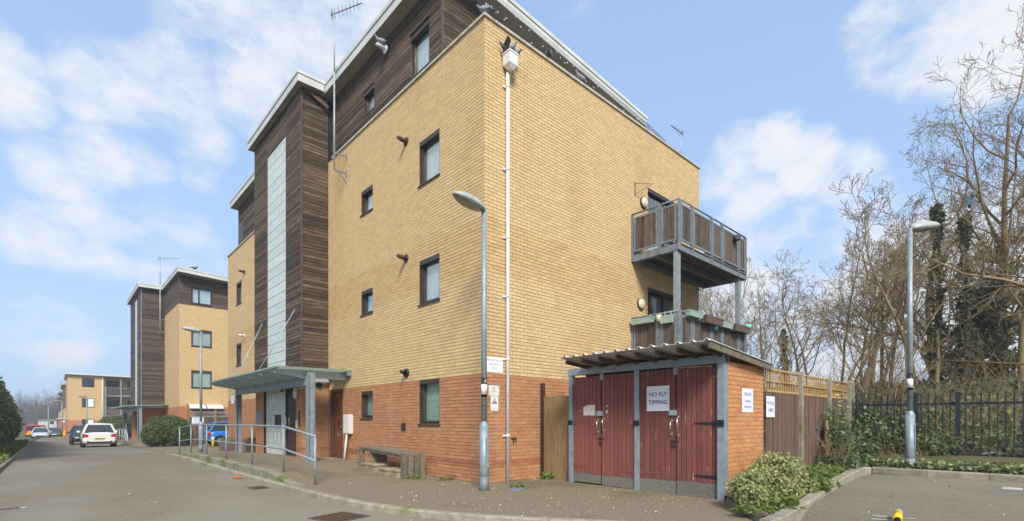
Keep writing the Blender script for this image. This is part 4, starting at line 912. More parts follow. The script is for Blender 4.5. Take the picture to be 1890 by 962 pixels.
def trough(lab, ax, c, a, e, z, m, h=.15, t=.15):
    r = thing('plant_trough', lab, 'plant trough', (c, (a+e)/2, z) if ax == 'x' else ((a+e)/2, c, z), group='plant troughs hung on the lower balcony rail')
    q = MB(); rings = []
    for (f, zz) in ((.82, z), (1, z+h*.8), (1.07, z+h*.8), (1.07, z+h)):
        mu, hw = (a+e)/2, (e-a)/2*(1-(1-f)*.35); n0 = -t/2*f; n1 = t/2*f
        P = lambda u, n: (c-n-t/2, u, zz) if ax == 'x' else (u, c-n-t/2, zz)
        rings.append([P(mu-hw, n0), P(mu+hw, n0), P(mu+hw, n1), P(mu-hw, n1)])
    q.loft(rings, 0, False); q.build('tub', m, r)
    q = MB(); 
    for u in (a+(e-a)*.25, a+(e-a)*.75): q.ub(ax, c, u-.012, u+.012, -.03, .0, z+h*.5, 4.14)
    q.build('hook', m, r)
trough('pale green trough at the wall end of the lower balcony rail', 'x', 11.73, 7.12, 7.78, 3.90, M['gplant'])
trough('pale green box with white hooks near the lower balcony corner', 'x', 11.73, 6.58, 6.93, 3.82, M['gplant'], .2, .1)
trough('pale green trough first along the front of the lower balcony', 'y', 6.42, 12.0, 12.72, 4.0, M['gplant'])
trough('large brown trough next to the first green one on the lower balcony', 'y', 6.42, 12.8, 13.8, 3.93, M['bplant'], .2, .2)
trough('pale green trough between the two brown ones on the lower balcony', 'y', 6.42, 13.9, 14.55, 3.95, M['gplant'])
trough('large brown trough near the far end of the lower balcony', 'y', 6.42, 14.62, 15.62, 3.93, M['bplant'], .2, .2)
t = thing('hanging_pot', 'small cream pot on the lower balcony side rail', 'plant pot', (11.7, 6.97, 3.9)); q = MB(); q.tube([(11.66, 6.97, 3.88), (11.66, 6.97, 4.06)], [.05, .075], 12); q.build('pot', M['cream'], t)
t = thing('hanging_pot', 'small bright green pot under the troughs of the lower balcony', 'plant pot', (13.6, 6.36, 3.8)); q = MB(); q.tube([(13.6, 6.36, 3.82), (13.6, 6.36, 4.0)], [.06, .10], 12); q.build('pot', M['mint'], t)
t = thing('watering_can', 'bright green and blue plastic can at the far corner of the lower balcony', 'watering can', (15.8, 6.40, 4.1)); q = MB(); q.tube([(15.8, 6.36, 4.08), (15.8, 6.36, 4.26)], [.09, .10], 12); q.build('body', M['mint'], t)
q = MB(); q.tube([(15.88, 6.36, 4.12), (16.05, 6.33, 4.27)], [.03, .02], 8); q.build('spout', M['teal'], t)
t = thing('floodlight', 'black floodlight clamped on the upper balcony front rail', 'floodlight', (15.0, 6.40, 6.7)); q = MB(); q.bar((15.0, 6.38, 6.72), (14.85, 6.26, 6.72), .16, .12); q.build('housing', M['black'], t); q = MB(); q.bar((15.0, 6.42, 6.6), (15.0, 6.38, 6.72), .03); q.build('bracket', M['black'], t)
t = thing('wall_bracket', 'empty black hanging bracket on the brickwork above the upper balcony lamp', 'bracket', (11.95, BY, 7.7)); q = MB(); q.bar((11.9, BY-.01, 7.55), (11.9, BY-.01, 7.95), .015); q.bar((11.9, BY-.01, 7.9), (12.3, BY-.35, 7.9), .012); q.bar((11.9, BY-.01, 7.6), (12.25, BY-.3, 7.88), .01); q.build('arm', M['black'], t)

# ------------------------------------------------------------------ timber fence with trellis
tf = thing('timber_fence', 'dark brown boarded fence topped with new golden trellis behind the bin store', 'fence', (12.4, 3.6, 0))
FP = [9.64, 11.46, 13.43, 15.12]
for x in FP[1:]+[15.42]:
    q = MB(); q.prism([(x-.05, -.1), (x+.05, -.1), (x+.05, 2.27), (x+.035, 2.31), (x-.035, 2.31), (x-.05, 2.27)], 'y', 3.50, 3.60); q.build('post', M['kerb'], tf)
q = MB(); q.box(9.56, 9.59, 3.575, 3.64, -.1, 2.27); q.build('post', M['fence_d'], tf)
for a, e in zip(FP, FP[1:]):
    a += .055; e -= .055; n = round((e-a)/.082); w = (e-a)/n; z0 = .05
    for i in range(n):
        q = MB(); x = a+i*w; q.prism([(x, 3.583), (x+w-.030, 3.558), (x+w-.018, 3.558), (x+w-.018, 3.580), (x, 3.592)], 'z', z0, 1.83+random.uniform(-.004, .004)); q.build('board', M['fence_d'], tf)
    q = MB(); q.box(a, e, 3.594, 3.60, .06, 1.82); q.build('gap_shade_sheet', M['dark'], tf)  # added near-black sheet, paints the shade seen in the gaps between boards
    q = MB(); q.box(a, e, 3.602, 3.62, .5, .58); q.box(a, e, 3.602, 3.62, 1.5, 1.58); q.build('backing_rail', M['fence_d'], tf, kind='stuff')
    for z, hgt in ((1.835, .04), (2.03, .02), (2.245, .03)):
        q = MB(); q.box(a, e, 3.56, 3.585, z, z+hgt); q.build('trellis_rail', M['fence_g'], tf)
    n = round((e-a)/.135)
    for i in range(n+1):
        x = a+i*(e-a-.025)/n; q = MB(); q.box(x, x+.024, 3.586, 3.604, 1.84, 2.27); q.build('trellis_lath', M['fence_g'], tf)
# ------------------------------------------------------------------ black steel railings
bf = thing('metal_fence', 'tall black vertical bar steel fence along the car park edge', 'fence', (15.3, -1.5, .3))
y = 3.42; i = 0
while y > -6.2:
    zb = .28; q = MB(); q.box(15.285, 15.315, y-.0125, y+.0125, zb, 1.90); q.prism([(15.285, 1.90), (15.315, 1.90), (15.302, 1.945), (15.298, 1.945)], 'y', y-.0125, y+.0125); q.build('picket', M['navy'], bf); y -= .131
for y in (2.21, 1.45, -1.0, -3.5): q = MB(); q.box(15.25, 15.33, y-.04, y+.04, .2, 1.95); q.build('post', M['navy'], bf)
for y0, y1 in ((1.49, 2.17), (2.25, 3.45), (-.96, 1.41), (-3.46, -1.04), (-6.2, -3.54)):
    for z in (1.66, .48): q = MB(); q.box(15.316, 15.34, y0, y1, z, z+.05); q.build('rail', M['navy'], bf)

# ------------------------------------------------------------------ foliage helpers
def leaves(name, P, size, m, parent=None, elong=1.7, flat=0.0, kind=None, label=None, cat=None, group=None, droop=0, jit=.45):
    P = np.asarray(P, float); n = len(P)
    o = np.array(ORG[parent.name]) if parent else np.zeros(3)
    d = rng.normal(size=(n, 3)); 
    if flat: d[:, 2] *= (1-flat)
    d[:, 2] -= droop; d /= np.linalg.norm(d, axis=1)[:, None]
    e = rng.normal(size=(n, 3)); 
    if flat: e[:, 2] *= (1-flat)
    e -= d*np.sum(e*d, axis=1)[:, None]; e /= np.linalg.norm(e, axis=1)[:, None]
    s = size*(1+rng.uniform(-jit, jit, n))[:, None]
    nr = np.cross(d, e)
    a = P-d*s*.5*elong/1.3; c = P+d*s*.5*elong/1.3; b = P+e*s*.36+nr*s*.09; f = P-e*s*.36+nr*s*.09
    V = np.stack([a, b, c, f], 1).reshape(-1, 3)-o
    me = bpy.data.meshes.new(name); me.vertices.add(4*n); me.vertices.foreach_set('co', V.ravel()); me.loops.add(4*n); me.polygons.add(n)
    me.loops.foreach_set('vertex_index', np.arange(4*n)); me.polygons.foreach_set('loop_start', np.arange(0, 4*n, 4)); me.polygons.foreach_set('loop_total', np.full(n, 4)); me.update(); me.materials.append(m)
    ob = link(name, me, parent); return props(ob, label, cat, group, kind)
def blob_pts(n, lumps, shell=.75):
    w = np.array([l[3]*l[4]*l[5] for l in lumps])**.67; w /= w.sum(); out = []
    for l, k in zip(lumps, (w*n).astype(int)):
        v = rng.normal(size=(k, 3)); v /= np.linalg.norm(v, axis=1)[:, None]; r = (shell+(1-shell)*rng.random(k))*(1+.10*np.sin(v[:, 0]*9+l[0]*5)*np.cos(v[:, 1]*8+v[:, 2]*7))
        out.append(v*r[:, None]*np.array(l[3:6])+np.array(l[:3]))
    return np.concatenate(out)
def twigs_mb(mb, base, n, L, r, spread, up=1.0, seg=4, curve=.25, mi=0):
    for _ in range(n):
        p = Vector(base) if not callable(base) else Vector(base()); d = Vector((rng.normal(0, spread), rng.normal(0, spread), up)).normalized(); pts = [p.copy()]; l = L*rng.uniform(.5, 1.2)
        for i in range(seg):
            d = (d+Vector(rng.normal(0, curve, 3))).normalized(); p = p+d*l/seg; pts.append(p.copy())
        mb.tube(pts, [r*(1-.8*i/seg) for i in range(seg+1)], 3, mi, cap=False)

# variegated shrub at the bed
vb = thing('variegated_shrub', 'rounded cream and green variegated shrub in the bed beside the bin store', 'shrub', (8.6, 3.0, .15))
l_ = [(7.45, 2.98, .30, .34, .30, .26), (7.12, 2.80, .22, .24, .22, .20), (7.85, 2.92, .34, .34, .34, .28), (8.45, 3.0, .46, .42, .38, .34), (8.85, 3.0, .40, .40, .38, .36), (8.1, 2.72, .22, .38, .26, .20), (8.75, 2.75, .24, .4, .3, .22), (9.2, 3.0, .30, .26, .3, .26)]
leaves('foliage', blob_pts(15000, l_, .6), .042, M['varieg'], vb, 1.5)
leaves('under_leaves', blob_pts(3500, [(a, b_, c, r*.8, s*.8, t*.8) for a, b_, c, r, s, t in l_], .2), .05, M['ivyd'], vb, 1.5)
q = MB(); twigs_mb(q, lambda: (rng.uniform(7.5, 9.2), rng.uniform(2.8, 3.1), .05), 40, .5, .007, .6); q.build('stem', M['barkd'], vb, kind='stuff')
# small plants in the bed
def tuft(lab, x, y, z, n, r, h, m, size, cat='plant', group=None, el=2.6):
    t = thing('leafy_plant', lab, cat, (x, y, z), group=group); P = rng.normal(size=(n, 3))*np.array([r*.5, r*.5, h*.35])+np.array([x, y, z+h*.45]); P[:, 2] = np.maximum(P[:, 2], z+.01)
    leaves('foliage', P, size, m, t, el, .2); return t
tuft('low green leafy weed in front of the variegated shrub by the bed corner', 7.35, 2.55, .12, 260, .22, .14, M['grass'], .07)
tuft('bright green fern like weed by the bed kerb beside the variegated shrub', 9.0, 2.62, .18, 320, .25, .2, M['grass'], .08)
tuft('glossy cream edged bush against the third dark fence panel', 13.0, 3.3, .3, 900, .35, 1.0, M['bram'], .07)
tuft('upright cream variegated sprig climbing the last fence panel', 13.7, 3.38, .9, 160, .12, .8, M['varieg'], .07)
tuft('small green weed at the foot of the side gate', 8.0, 7.55, 0, 140, .12, .12, M['grass'], .05)
t = thing('dead_plant', 'bundle of dead brown stems tied against the second fence post', 'plant', (12.6, 3.35, .25)); q = MB(); twigs_mb(q, lambda: (rng.uniform(12.3, 12.9), rng.uniform(3.1, 3.45), .22), 90, .9, .008, .35, 1.2); q.build('stem', M['dead'], t, kind='stuff')
q = MB(); q.tube([(12.75, 3.4, .2), (12.8, 3.42, 1.3)], [.06, .04], 8); q.build('stump', M['gate_w'], t)
# grass patches and ivy in the bed and round the car park
def area(n, x0, x1, y0, y1, zf, dz):
    x = rng.uniform(x0, x1, n); y = rng.uniform(y0, y1, n); return np.stack([x, y, np.array([zf(a, b_) for a, b_ in zip(x, y)])+rng.random(n)**1.5*dz], 1)
def bedmask(P): return P[[(p[1] > kby(p[0])+.17) for p in P]]
leaves('grass_patch', np.concatenate([bedmask(area(6500, 9.2, 13.1, 2.4, 3.5, lambda x, y: hbed(x)-.03, .08)), bedmask(area(1300, 6.7, 8.4, 2.35, 2.9, lambda x, y: hbed(x)-.03, .05))]), .06, M['grass'], None, 2.4, kind='stuff', label='short green grass and weeds in the narrow planting bed', cat='grass')
leaves('ivy_ground_cover', np.concatenate([area(9000, 13.2, 14.5, -5, 2.9, lambda x, y: .27, .16), area(2500, 12.2, 14.6, 2.75, 3.5, lambda x, y: .26, .25)]), .075, M['bram'], None, 1.4, .35, kind='stuff', label='green ivy spreading behind the car park kerb', cat='ivy')
leaves('pale_ivy', area(2200, 13.2, 14.1, -5, 2.7, lambda x, y: .33, .12), .07, M['varieg'], None, 1.4, .35, kind='stuff', label='cream edged ivy leaves along the car park kerb', cat='ivy')
def bank_z(x, y): return -.32+.48+mound(x, y)+.0
leaves('bank_ivy', np.concatenate([area(21000, 15.5, 24, -9, 12, bank_z, .30), area(3000, 15.45, 18, -8, 3.4, bank_z, .5)]), .13, M['ivy'], None, 1.35, .3, kind='stuff', label='dark green ivy carpeting the bank behind the black fence', cat='ivy')
leaves('bramble', blob_pts(3700, [(15.0, 3.0, .9, .5, .6, .55), (15.4, 2.4, 1.0, .45, .5, .6), (15.1, 1.9, .7, .4, .6, .4), (14.4, 3.1, .55, .6, .4, .35), (15.6, 3.4, 1.4, .5, .6, .5), (15.9, 2.6, 1.2, .6, .6, .5)], .3), .085, M['bram'], None, 1.3, kind='stuff', label='green bramble leaves climbing through the black fence', cat='bramble')
q = MB(); twigs_mb(q, lambda: (rng.uniform(14.9, 17.5), rng.uniform(-6, 3.4), .3), 760, 1.5, .007, .5, .9, 5, .35)
twigs_mb(q, lambda: (rng.uniform(13.6, 15.2), rng.uniform(1.6, 3.4), .3), 130, .8, .006, .7, .7, 4, .4)
q.build('dead_stems', M['dead'], None, 'tangle of dry brown bramble stems around the black fence', 'brambles', kind='stuff')
for i, (x, y, s, lb) in enumerate(((15.75, .95, .17, 'crumpled white rubbish bag behind the black fence, right of its thick post'), (15.8, 1.9, .2, 'crumpled grey rubbish bag behind the black fence, left of its thick post'), (15.7, .45, .1, 'small white litter scrap behind the black fence, farthest right'))):
    t = thing('rubbish_bag', lb, 'rubbish', (x, y, .4)); q = MB(); q.ell((x, y, .46), (s, s*1.3, s*.6), 12, 8)
    q.v = [(a+random.uniform(-.03, .03), b_+random.uniform(-.03, .03), c+random.uniform(-.03, .03)) for a, b_, c in q.v]; q.smooth = [False]*len(q.smooth); q.build('bag', M['sign'] if i != 1 else M['galv_l'], t)

# ------------------------------------------------------------------ trees
def grow_tree(seed, H, r0, lean=.1, stems=1, dens=1.0, upw=.22, start=.18):
    R = random.Random(seed); T = MB(); C = MB()
    def branch(mb_lvl, p, d, L, r, lvl):
        seg = {0: 8, 1: 6, 2: 5, 3: 4, 4: 3}[lvl]; pts = [p.copy()]; dirs = []
        wob = {0: .09, 1: .17, 2: .22, 3: .26, 4: .3}[lvl]
        for i in range(seg):
            d = (d+Vector((R.gauss(0, wob), R.gauss(0, wob), R.gauss(0, wob)+upw*(.3 if lvl else .1)))).normalized(); p = p+d*L/seg; pts.append(p.copy()); dirs.append(d.copy())
        rad = [max(.0068, r*(1-.78*i/seg)) for i in range(seg+1)]
        (T if lvl <= 1 else C).tube(pts, rad, {0: 8, 1: 5, 2: 4, 3: 3, 4: 3}[lvl], 0, cap=False)
        if lvl == 4: return
        n = {0: R.randint(9, 12), 1: R.randint(6, 8), 2: R.randint(5, 7), 3: R.randint(4, 6)}[lvl]; n = max(2, round(n*dens))
        for k in range(n):
            t = (start if lvl == 0 else .22)+(1-(start if lvl == 0 else .22))*(k+R.random())/n; i = min(seg-1, int(t*seg)); q = pts[i].lerp(pts[i+1], t*seg-i)
            ax = dirs[i].cross(Vector((R.gauss(0, 1), R.gauss(0, 1), R.gauss(0, 1)))).normalized(); ang = math.radians(R.uniform(28, 62))
            nd_ = Matrix.Rotation(ang, 3, ax) @ dirs[i]; nd_.z += .12 if lvl < 3 else 0; nd_.normalize()
            LL = L*({0: .52, 1: .50, 2: .48, 3: .5}[lvl])*(1.15-.55*t)*R.uniform(.75, 1.2)
            branch(0, q, nd_, LL, max(.006, rad[i]*{0: .55, 1: .55, 2: .5, 3: .6}[lvl]), lvl+1)
    for s in range(stems):
        d = Vector((R.gauss(0, lean), R.gauss(0, lean), 1)).normalized(); p = Vector((R.gauss(0, .25)*(stems > 1), R.gauss(0, .25)*(stems > 1), -.3)); branch(0, p, d, H*R.uniform(.8, .95), r0*R.uniform(.8, 1.1), 0)
    return T.mesh('trunk', M['bark'], fix=False), C.mesh('crown', M['bark'], fix=False)
TM = [grow_tree(1, 8.5, .10, .10, 2, .80), grow_tree(2, 9.0, .085, .2, 3, .70), grow_tree(5, 11.5, .17, .08, 1, 1.0, .2, .10), grow_tree(9, 7.5, .07, .26, 3, .74)]
def tree(k, lab, x, y, s, rz, zs=1.0, grp='bare trees on the bank', z=None, m=None):
    t = thing('bare_tree', lab, 'tree', (x, y, (h_ground(x, y) if z is None else z)), rz, grp); t.scale = (s, s, s*zs)
    for nm, me in zip(('trunk', 'crown'), TM[k]): o = link(nm, me, t)
    return t
TR = [(0,'slim bare tree rising just right of the balconies',24.6,11.2,.66,.3),(1,'bare forked tree above the first trellis panel',25.0,9.6,.80,1.9),(3,'bare many stemmed tree above the second trellis panel',24.5,7.7,.84,4.0),
      (1,'bare tree with spreading boughs above the last trellis panel',22.0,5.3,.66,5.1),(3,'low bare tree right of the timber fence end',21.0,4.2,.80,.7),(0,'tall narrow bare tree left of the car park lamp post',23.5,4.3,.78,2.6),
      (3,'bushy bare tree directly behind the car park lamp post',20.9,2.9,.95,3.5),(1,'bare tree between the ivy clad trunks and the right edge',24.3,1.9,1.0,.2),
      (2,'tallest bare tree with thick trunk at the right edge of the picture',21.3,.55,.74,2.0),(2,'tall bare tree rising behind the ivy clad trunks',24.5,3.0,.74,3.7),(2,'tall bare tree just left of the tallest tree at the right edge',23.6,1.35,.86,.9),(2,'large bare tree just outside the right edge, boughs reaching in',19.6,-1.2,.78,4.4),
      (1,'distant bare tree far behind the second trellis panel',33,12.0,.80,2.2),(0,'distant bare tree far behind the lamp post',32,6.5,.85,3.3),(3,'distant bushy bare tree far behind the black fence',30,3.2,1.05,4.5),
      (3,'low bare thicket tree close behind the timber fence',18.8,6.6,.45,1.3),(3,'low bare thicket tree close behind the left end of the black fence',18.4,3.4,.46,2.9)]
for k, lb, x, y, s, r in TR: tree(k, lb, x, y, s, r)
# ivy on two trunks, evergreens behind
for lb, x, y, h0, n in (('upright trunk wrapped in dark ivy right of the car park lamp post', 21.4, 2.55, 6.0, 2400), ('second ivy wrapped trunk, further right of the lamp post', 21.2, 1.85, 5.4, 2100), ('ivy smothered trunk left of the car park lamp post', 25.5, 8.6, 3.2, 900)):
    z0 = h_ground(x, y); t = thing('ivy_clad_tree', lb, 'tree', (x, y, z0), group='ivy clad trunks on the bank')
    q = MB(); q.tube([(x, y, z0-.2), (x+.1, y-.05, z0+h0*.5), (x+.05, y+.1, z0+h0)], [.12, .08, .04], 8); q.build('trunk', M['barkd'], t)
    tt = rng.random(n); a = rng.random(n)*2*PI; rr = (.10+.26*np.abs(np.sin(tt*9+x)))*(1.15-.7*tt)*rng.uniform(.4, 1.2, n)
    leaves('ivy', np.stack([x+rr*np.cos(a)+.06*np.sin(5*tt), y+rr*np.sin(a), z0+tt*h0], 1), .11, M['ivyd'], t, 1.2)
for lb, x, y, h0, r, n in (('dark evergreen bush behind the trees, right of the lamp post', 22.8, 1.6, 3.0, 1.4, 5000), ('dark evergreen tree with layered boughs behind the right end of the black fence', 26.5, 1.2, 5.6, 2.0, 4500), ('small dark evergreen behind the first trellis panel', 28.0, 12.0, 3.2, 1.4, 2200)):
    z0 = h_ground(x, y); t = thing('evergreen_tree', lb, 'tree', (x, y, z0)); q = MB(); q.tube([(x, y, z0-.2), (x, y, z0+h0*.9)], [.14, .04], 8); q.build('trunk', M['barkd'], t)
    lm = [(x+r*.6*math.cos(i*2.4)*(1-i/16), y+r*.6*math.sin(i*2.4)*(1-i/16), z0+.4+i*h0/13, r*(.62-.03*i), r*(.62-.03*i), .38) for i in range(13)]
    leaves('crown', blob_pts(n, lm, .3), .12, M['ivyd'], t, 1.8, droop=.15)
q = MB(); twigs_mb(q, lambda: (rng.uniform(17, 25), rng.uniform(-4, 13), 1.2), 2800, 3.0, .0085, .6, .9, 5, .32)
q.build('thicket', M['bark'], None, 'tangled bare undergrowth covering the bank below the trees', 'undergrowth', kind='stuff')
for i, (a, b_, c, lb) in enumerate((((17.6, 1.9, 2.9), (17.2, -.6, 2.5), (17, -3, 2.0), 'long pale arching branch across the right of the black fence'), ((18.4, 3.4, 1.2), (17.8, 2.9, 2.2), (17.4, 2.3, 3.6), 'leaning bare sapling behind the left end of the black fence'))):
    t = thing('arching_branch', lb, 'branch', a); q = MB(); q.tube([a, b_, c], [.03, .022, .01], 6); q.build('stem', M['gate_w'], t)
t = thing('broken_trunk', 'snapped leaning tree trunk just beyond the timber fence end', 'tree', (18.5, 4.1, .9)); q = MB(); q.tube([(18.5, 4.1, .5), (18.3, 3.95, 2.0), (18.75, 3.85, 2.9)], [.15, .12, .10], 8); q.build('trunk', M['barkd'], t); 
t = thing('snagged_bag', 'torn teal and grey plastic bag caught in the tall tree on the right', 'plastic bag', (20.95, 1.72, 8.1)); q = MB()
q.prism([(20.75, 7.95), (20.95, 7.90), (21.15, 8.12), (21.0, 8.28), (20.82, 8.2)], 'y', 1.68, 1.75, 0); q.prism([(20.98, 7.82), (21.22, 7.95), (21.3, 8.2), (21.12, 8.22)], 'y', 1.60, 1.66, 1); q.ell((21.28, 1.66, 8.42), (.09, .07, .13), 8, 6, 1); q.build('film', [M['teal'], M['grey_f']], t)

# ================================================================== SECOND BLOCK
def bmat(name, c1, c2, mo):
    m = mat(name, c1, c2, 3, .9, 0); t = m.node_tree; p = [n for n in t.nodes if n.type == 'BSDF_PRINCIPLED'][0]
    g = nd(t, 'ShaderNodeNewGeometry'); s = nd(t, 'ShaderNodeSeparateXYZ'); t.links.new(g.outputs['Position'], s.inputs[0])
    u = math_node(t, 'ADD', s.outputs['X'], s.outputs['Y']); cb = nd(t, 'ShaderNodeCombineXYZ'); t.links.new(u, cb.inputs[0]); t.links.new(s.outputs['Z'], cb.inputs[1])
    bt = nd(t, 'ShaderNodeTexBrick'); t.links.new(cb.outputs[0], bt.inputs['Vector']); bt.inputs['Scale'].default_value = 1; bt.inputs['Brick Width'].default_value = .225; bt.inputs['Row Height'].default_value = CH; bt.inputs['Mortar Size'].default_value = .006
    bt.inputs['Color1'].default_value = (*c1, 1); bt.inputs['Color2'].default_value = (*c2, 1); bt.inputs['Mortar'].default_value = (*mo, 1); bt.inputs['Bias'].default_value = 0
    t.links.new(bt.outputs['Color'], p.inputs['Base Color']); return m
M['by2'] = bmat('far_yellow_brick', (.60,.42,.21), (.52,.36,.175), (.34,.24,.13)); M['br2'] = bmat('far_red_brick', (.43,.16,.08), (.36,.125,.062), (.44,.31,.19))
M['wood2'] = mat('far_weathered_cladding', (.052,.036,.026), (.115,.083,.06), 3.2, .85, .3, stretch=(1,1,22), rnd=.42, c3=(.17,.145,.12), s3=1.6, t3=.60, w3=.12)
Bd = thing('apartment_building', 'second yellow brick apartment block beyond the car park with dark timber top and tower', 'building', (6.5, 42, -.3))
q = MB(); q.box(6.5, 16, 42.35, 65, 2.265, 9.64, 0); q.box(6.5, 16, 42.35, 65, -.8, 2.265, 1)
q.box(6.5, 7.23, 42, 42.35, 2.265, 9.64, 0); q.box(8.53, 16, 42, 42.35, 2.265, 9.64, 0); q.box(6.5, 16, 42, 42.35, -.8, 2.265, 1)
for za, zb in ((2.265, 3.62), (4.90, 6.63), (7.87, 9.64)): q.box(7.23, 8.53, 42, 42.35, za, zb, 0)
q.build('wall', [M['by2'], M['br2']], Bd)
q = MB(); q.box(6.52, 16, 42.36, 64.9, 9.64, 11.2); q.box(6.52, 9, 42.36, 64.9, 11.2, 11.6); q.box(6.52, 7.22, 42.02, 42.36, 9.64, 11.6); q.box(8.54, 16, 42.02, 42.36, 9.64, 11.2); q.box(7.22, 8.54, 42.02, 42.36, 10.88, 11.4); tc2 = q.build('timber_storey', M['dark'], Bd)
q = MB(); z = 9.66
while z < 11.6:
    q.box(6.49, 6.52, 42, 64.9, z, z+.115); xe = min(16, 6.27+(11.66-z-.12)/.05); 
    if 9.6 < z < 10.86: q.box(6.521, 7.22, 41.985, 42.015, z, z+.115); q.box(8.54, xe, 41.985, 42.015, z, z+.115)
    else: q.box(6.521, xe, 41.985, 42.015, z, z+.115)
    z += .125
q.build('cladding', M['wood2'], tc2, kind='stuff')
q = MB(); q.box(6.46, 6.52, 41.95, 42.0, 9.64, 11.6); q.box(6.46, 16, 41.96, 42, 9.60, 9.65); q.build('corner_trim', M['framew'], tc2)
T2 = (4.98, 48.34, 55.85)
q = MB(); q.box(T2[0]+.03, 6.5, T2[1]+.03, T2[2], 2.25, 11.7); t2 = q.build('stair_tower', M['dark'], Bd)
q = MB(); z = 2.3
while z < 11.68:
    q.box(T2[0]+.01, 6.495, T2[1]-random.uniform(0, .01), T2[1]+.03, z, z+.125)
    for a, e in ((T2[1], 50.95), (52.25, T2[2])): q.box(T2[0]-random.uniform(0, .01), T2[0]+.03, a+.03, e, z, z+.125)
    z += .137
q.build('cladding', M['wood2'], t2, kind='stuff')
q = MB(); q.box(T2[0]-.01, T2[0]+.03, 50.95, 52.25, 2.3, 11.2); q.build('glass_strip', M['gblock'], t2)
q = MB(); q.box(T2[0]-.03, T2[0]+.03, T2[1]-.04, T2[1]+.02, 2.25, 11.7); q.box(T2[0]-.05, 6.5, T2[1]-.06, T2[1]-.01, 2.17, 2.25); q.build('corner_trim', M['steel_g'], t2)
roof(Bd, 6.27, 16.3, 41.1, 65.3, 11.98, .045); roof(Bd, 4.75, 6.24, 47.95, 56.3, 12.0, 0)
q = MB(); q.box(5.05, 6.5, T2[1]+.03, 49.9, -.8, 2.17); q.build('porch_wall', M['br2'], Bd); q = MB(); q.box(5.05, 6.5, 53.2, T2[2]-.03, -.8, 2.17); q.build('porch_wall', M['br2'], Bd)
q = MB(); q.box(5.2, 5.3, 50.6, 52.4, -.5, 2.15); q.build('glass_block_panel', M['gblock'], Bd); q = MB(); q.box(5.2, 5.3, 49.95, 50.55, -.5, 2.1); q.build('entrance_door', M['red'], Bd)
for z0, z1 in ((9.72, 10.88), (6.63, 7.87), (3.62, 4.90)):
    fo = window(Bd, 'y', 41.985 if z0 > 9 else 42, 7.23, 8.53, z0, z1, (.55, 1) if z0 > 9 else (1, 1.2), rec=.03 if z0 > 9 else .06, cur='curtain', backing=False)
cn2 = thing('entrance_canopy', 'grey steel canopy over the entrance of the second block', 'canopy', (4.7, 51.8, -.4))
icol(cn2, 4.7, 46.6, -.45, 2.35, .26); icol(cn2, 4.7, 57.2, -.6, 2.2, .26)
q = MB(); q.box(4.6, 4.8, 46.75, 57.1, 1.98, 2.2); q.build('beam', M['galv'], cn2)
for i in range(9): q = MB(); q.box(3.85, 6.4, 46.7+i*1.28, 46.78+i*1.28, 2.25, 2.33); q.build('rafter', M['galv'], cn2)
q = MB(); q.prism([(3.7, 2.34), (6.49, 2.46), (6.49, 2.5), (3.7, 2.38)], 'y', 46.4, 48.2); q.prism([(3.7, 2.34), (4.9, 2.40), (4.9, 2.44), (3.7, 2.38)], 'y', 48.2, 57.6); q.build('roof_sheet', M['moss_s'], cn2)
aerial('tall television aerial mast bracketed to the second block by its tower', 6.15, 48.0, 8.2, 14.2, [(47.9, 6.5, 9.3, 0), (47.9, 6.5, 8.3, 0)], (.8,-.3,.1), 5, 1.1, .03)
hr2 = thing('handrail', 'short grey handrail by the entrance of the second block', 'railing', (3.3, 45, -.4))
hp2 = [(3.55, 41.6, -.38, .35), (3.5, 42.6, -.38, .62), (3.5, 44.6, -.38, .62), (3.5, 46.6, -.40, .62), (3.5, 48.6, -.42, .60)]
for x, y, z0, z1 in hp2: q = MB(); q.tube([(x, y, z0), (x, y, z1)], .03, 8); q.build('post', M['galv_l'], hr2)
for f in (0, .5): q = MB(); q.tube([(x, y, z1-f) for x, y, z0, z1 in hp2], .028, 8); q.build('rail', M['galv_l'], hr2)
# awning, fence and hedge between the blocks
t = thing('door_awning', 'pale curved plastic awning over the fence on the second block wall', 'awning', (8, 41.9, 2.2))
for i in range(2):
    a = 6.95+i*1.1; rings = [[(x, 41.98-.9*math.sin(k*.3), 2.45-.35*(1-math.cos(k*.3))) for k in range(6)] for x in (a, a+1.05)]
    q = MB(); q.loft(rings, 0, True, False); q.build('canopy_sheet', M['white'], t); q = MB(); q.tube(rings[0], .02, 6); q.build('bracket', M['black'], t)
f2 = thing('timber_fence', 'brown board fence with diagonal trellis beside the blue car', 'fence', (9, 40, -.3), group='fences between the blocks')
for i in range(6): q = MB(); x = 6.72+i*1.62; q.box(x-.06, x+.06, 39.92, 40.04, -.5, 2.02); q.build('post', M['gate_w'], f2)
for i in range(66): q = MB(); x = 6.78+i*.122; q.box(x+.005, x+.118, 40.0, 40.025, -.35, 1.5); q.build('board', M['fence_d'], f2)
for i in range(5):
    a = 6.8+i*1.62; q = MB(); q.box(a, a+1.48, 39.97, 40.0, 1.5, 1.54); q.box(a, a+1.48, 39.97, 40.0, 1.84, 1.88); q.build('trellis_rail', M['galv_l'], f2)
    q = MB()
    for k in range(9):
        x = a+.05+k*.17
        q.bar((x, 39.99, 1.54), (min(x+.30, a+1.48), 39.99, 1.84), .022, .015); q.bar((min(x+.30, a+1.48), 39.975, 1.54), (x, 39.975, 1.84), .022, .015)
    q.build('trellis_lath', M['galv_l'], f2, kind='stuff')
sign('parking_sign', 'white parking sign on the fence beside the round hedge', 'y', 39.99, 6.92, 7.62, 1.05, 1.48, [('PRIVATE', .12, .75, 1), ('Residents', .10, .48, 1), ('Parking Only', .09, .22, 1)], ink=M['inkf'])
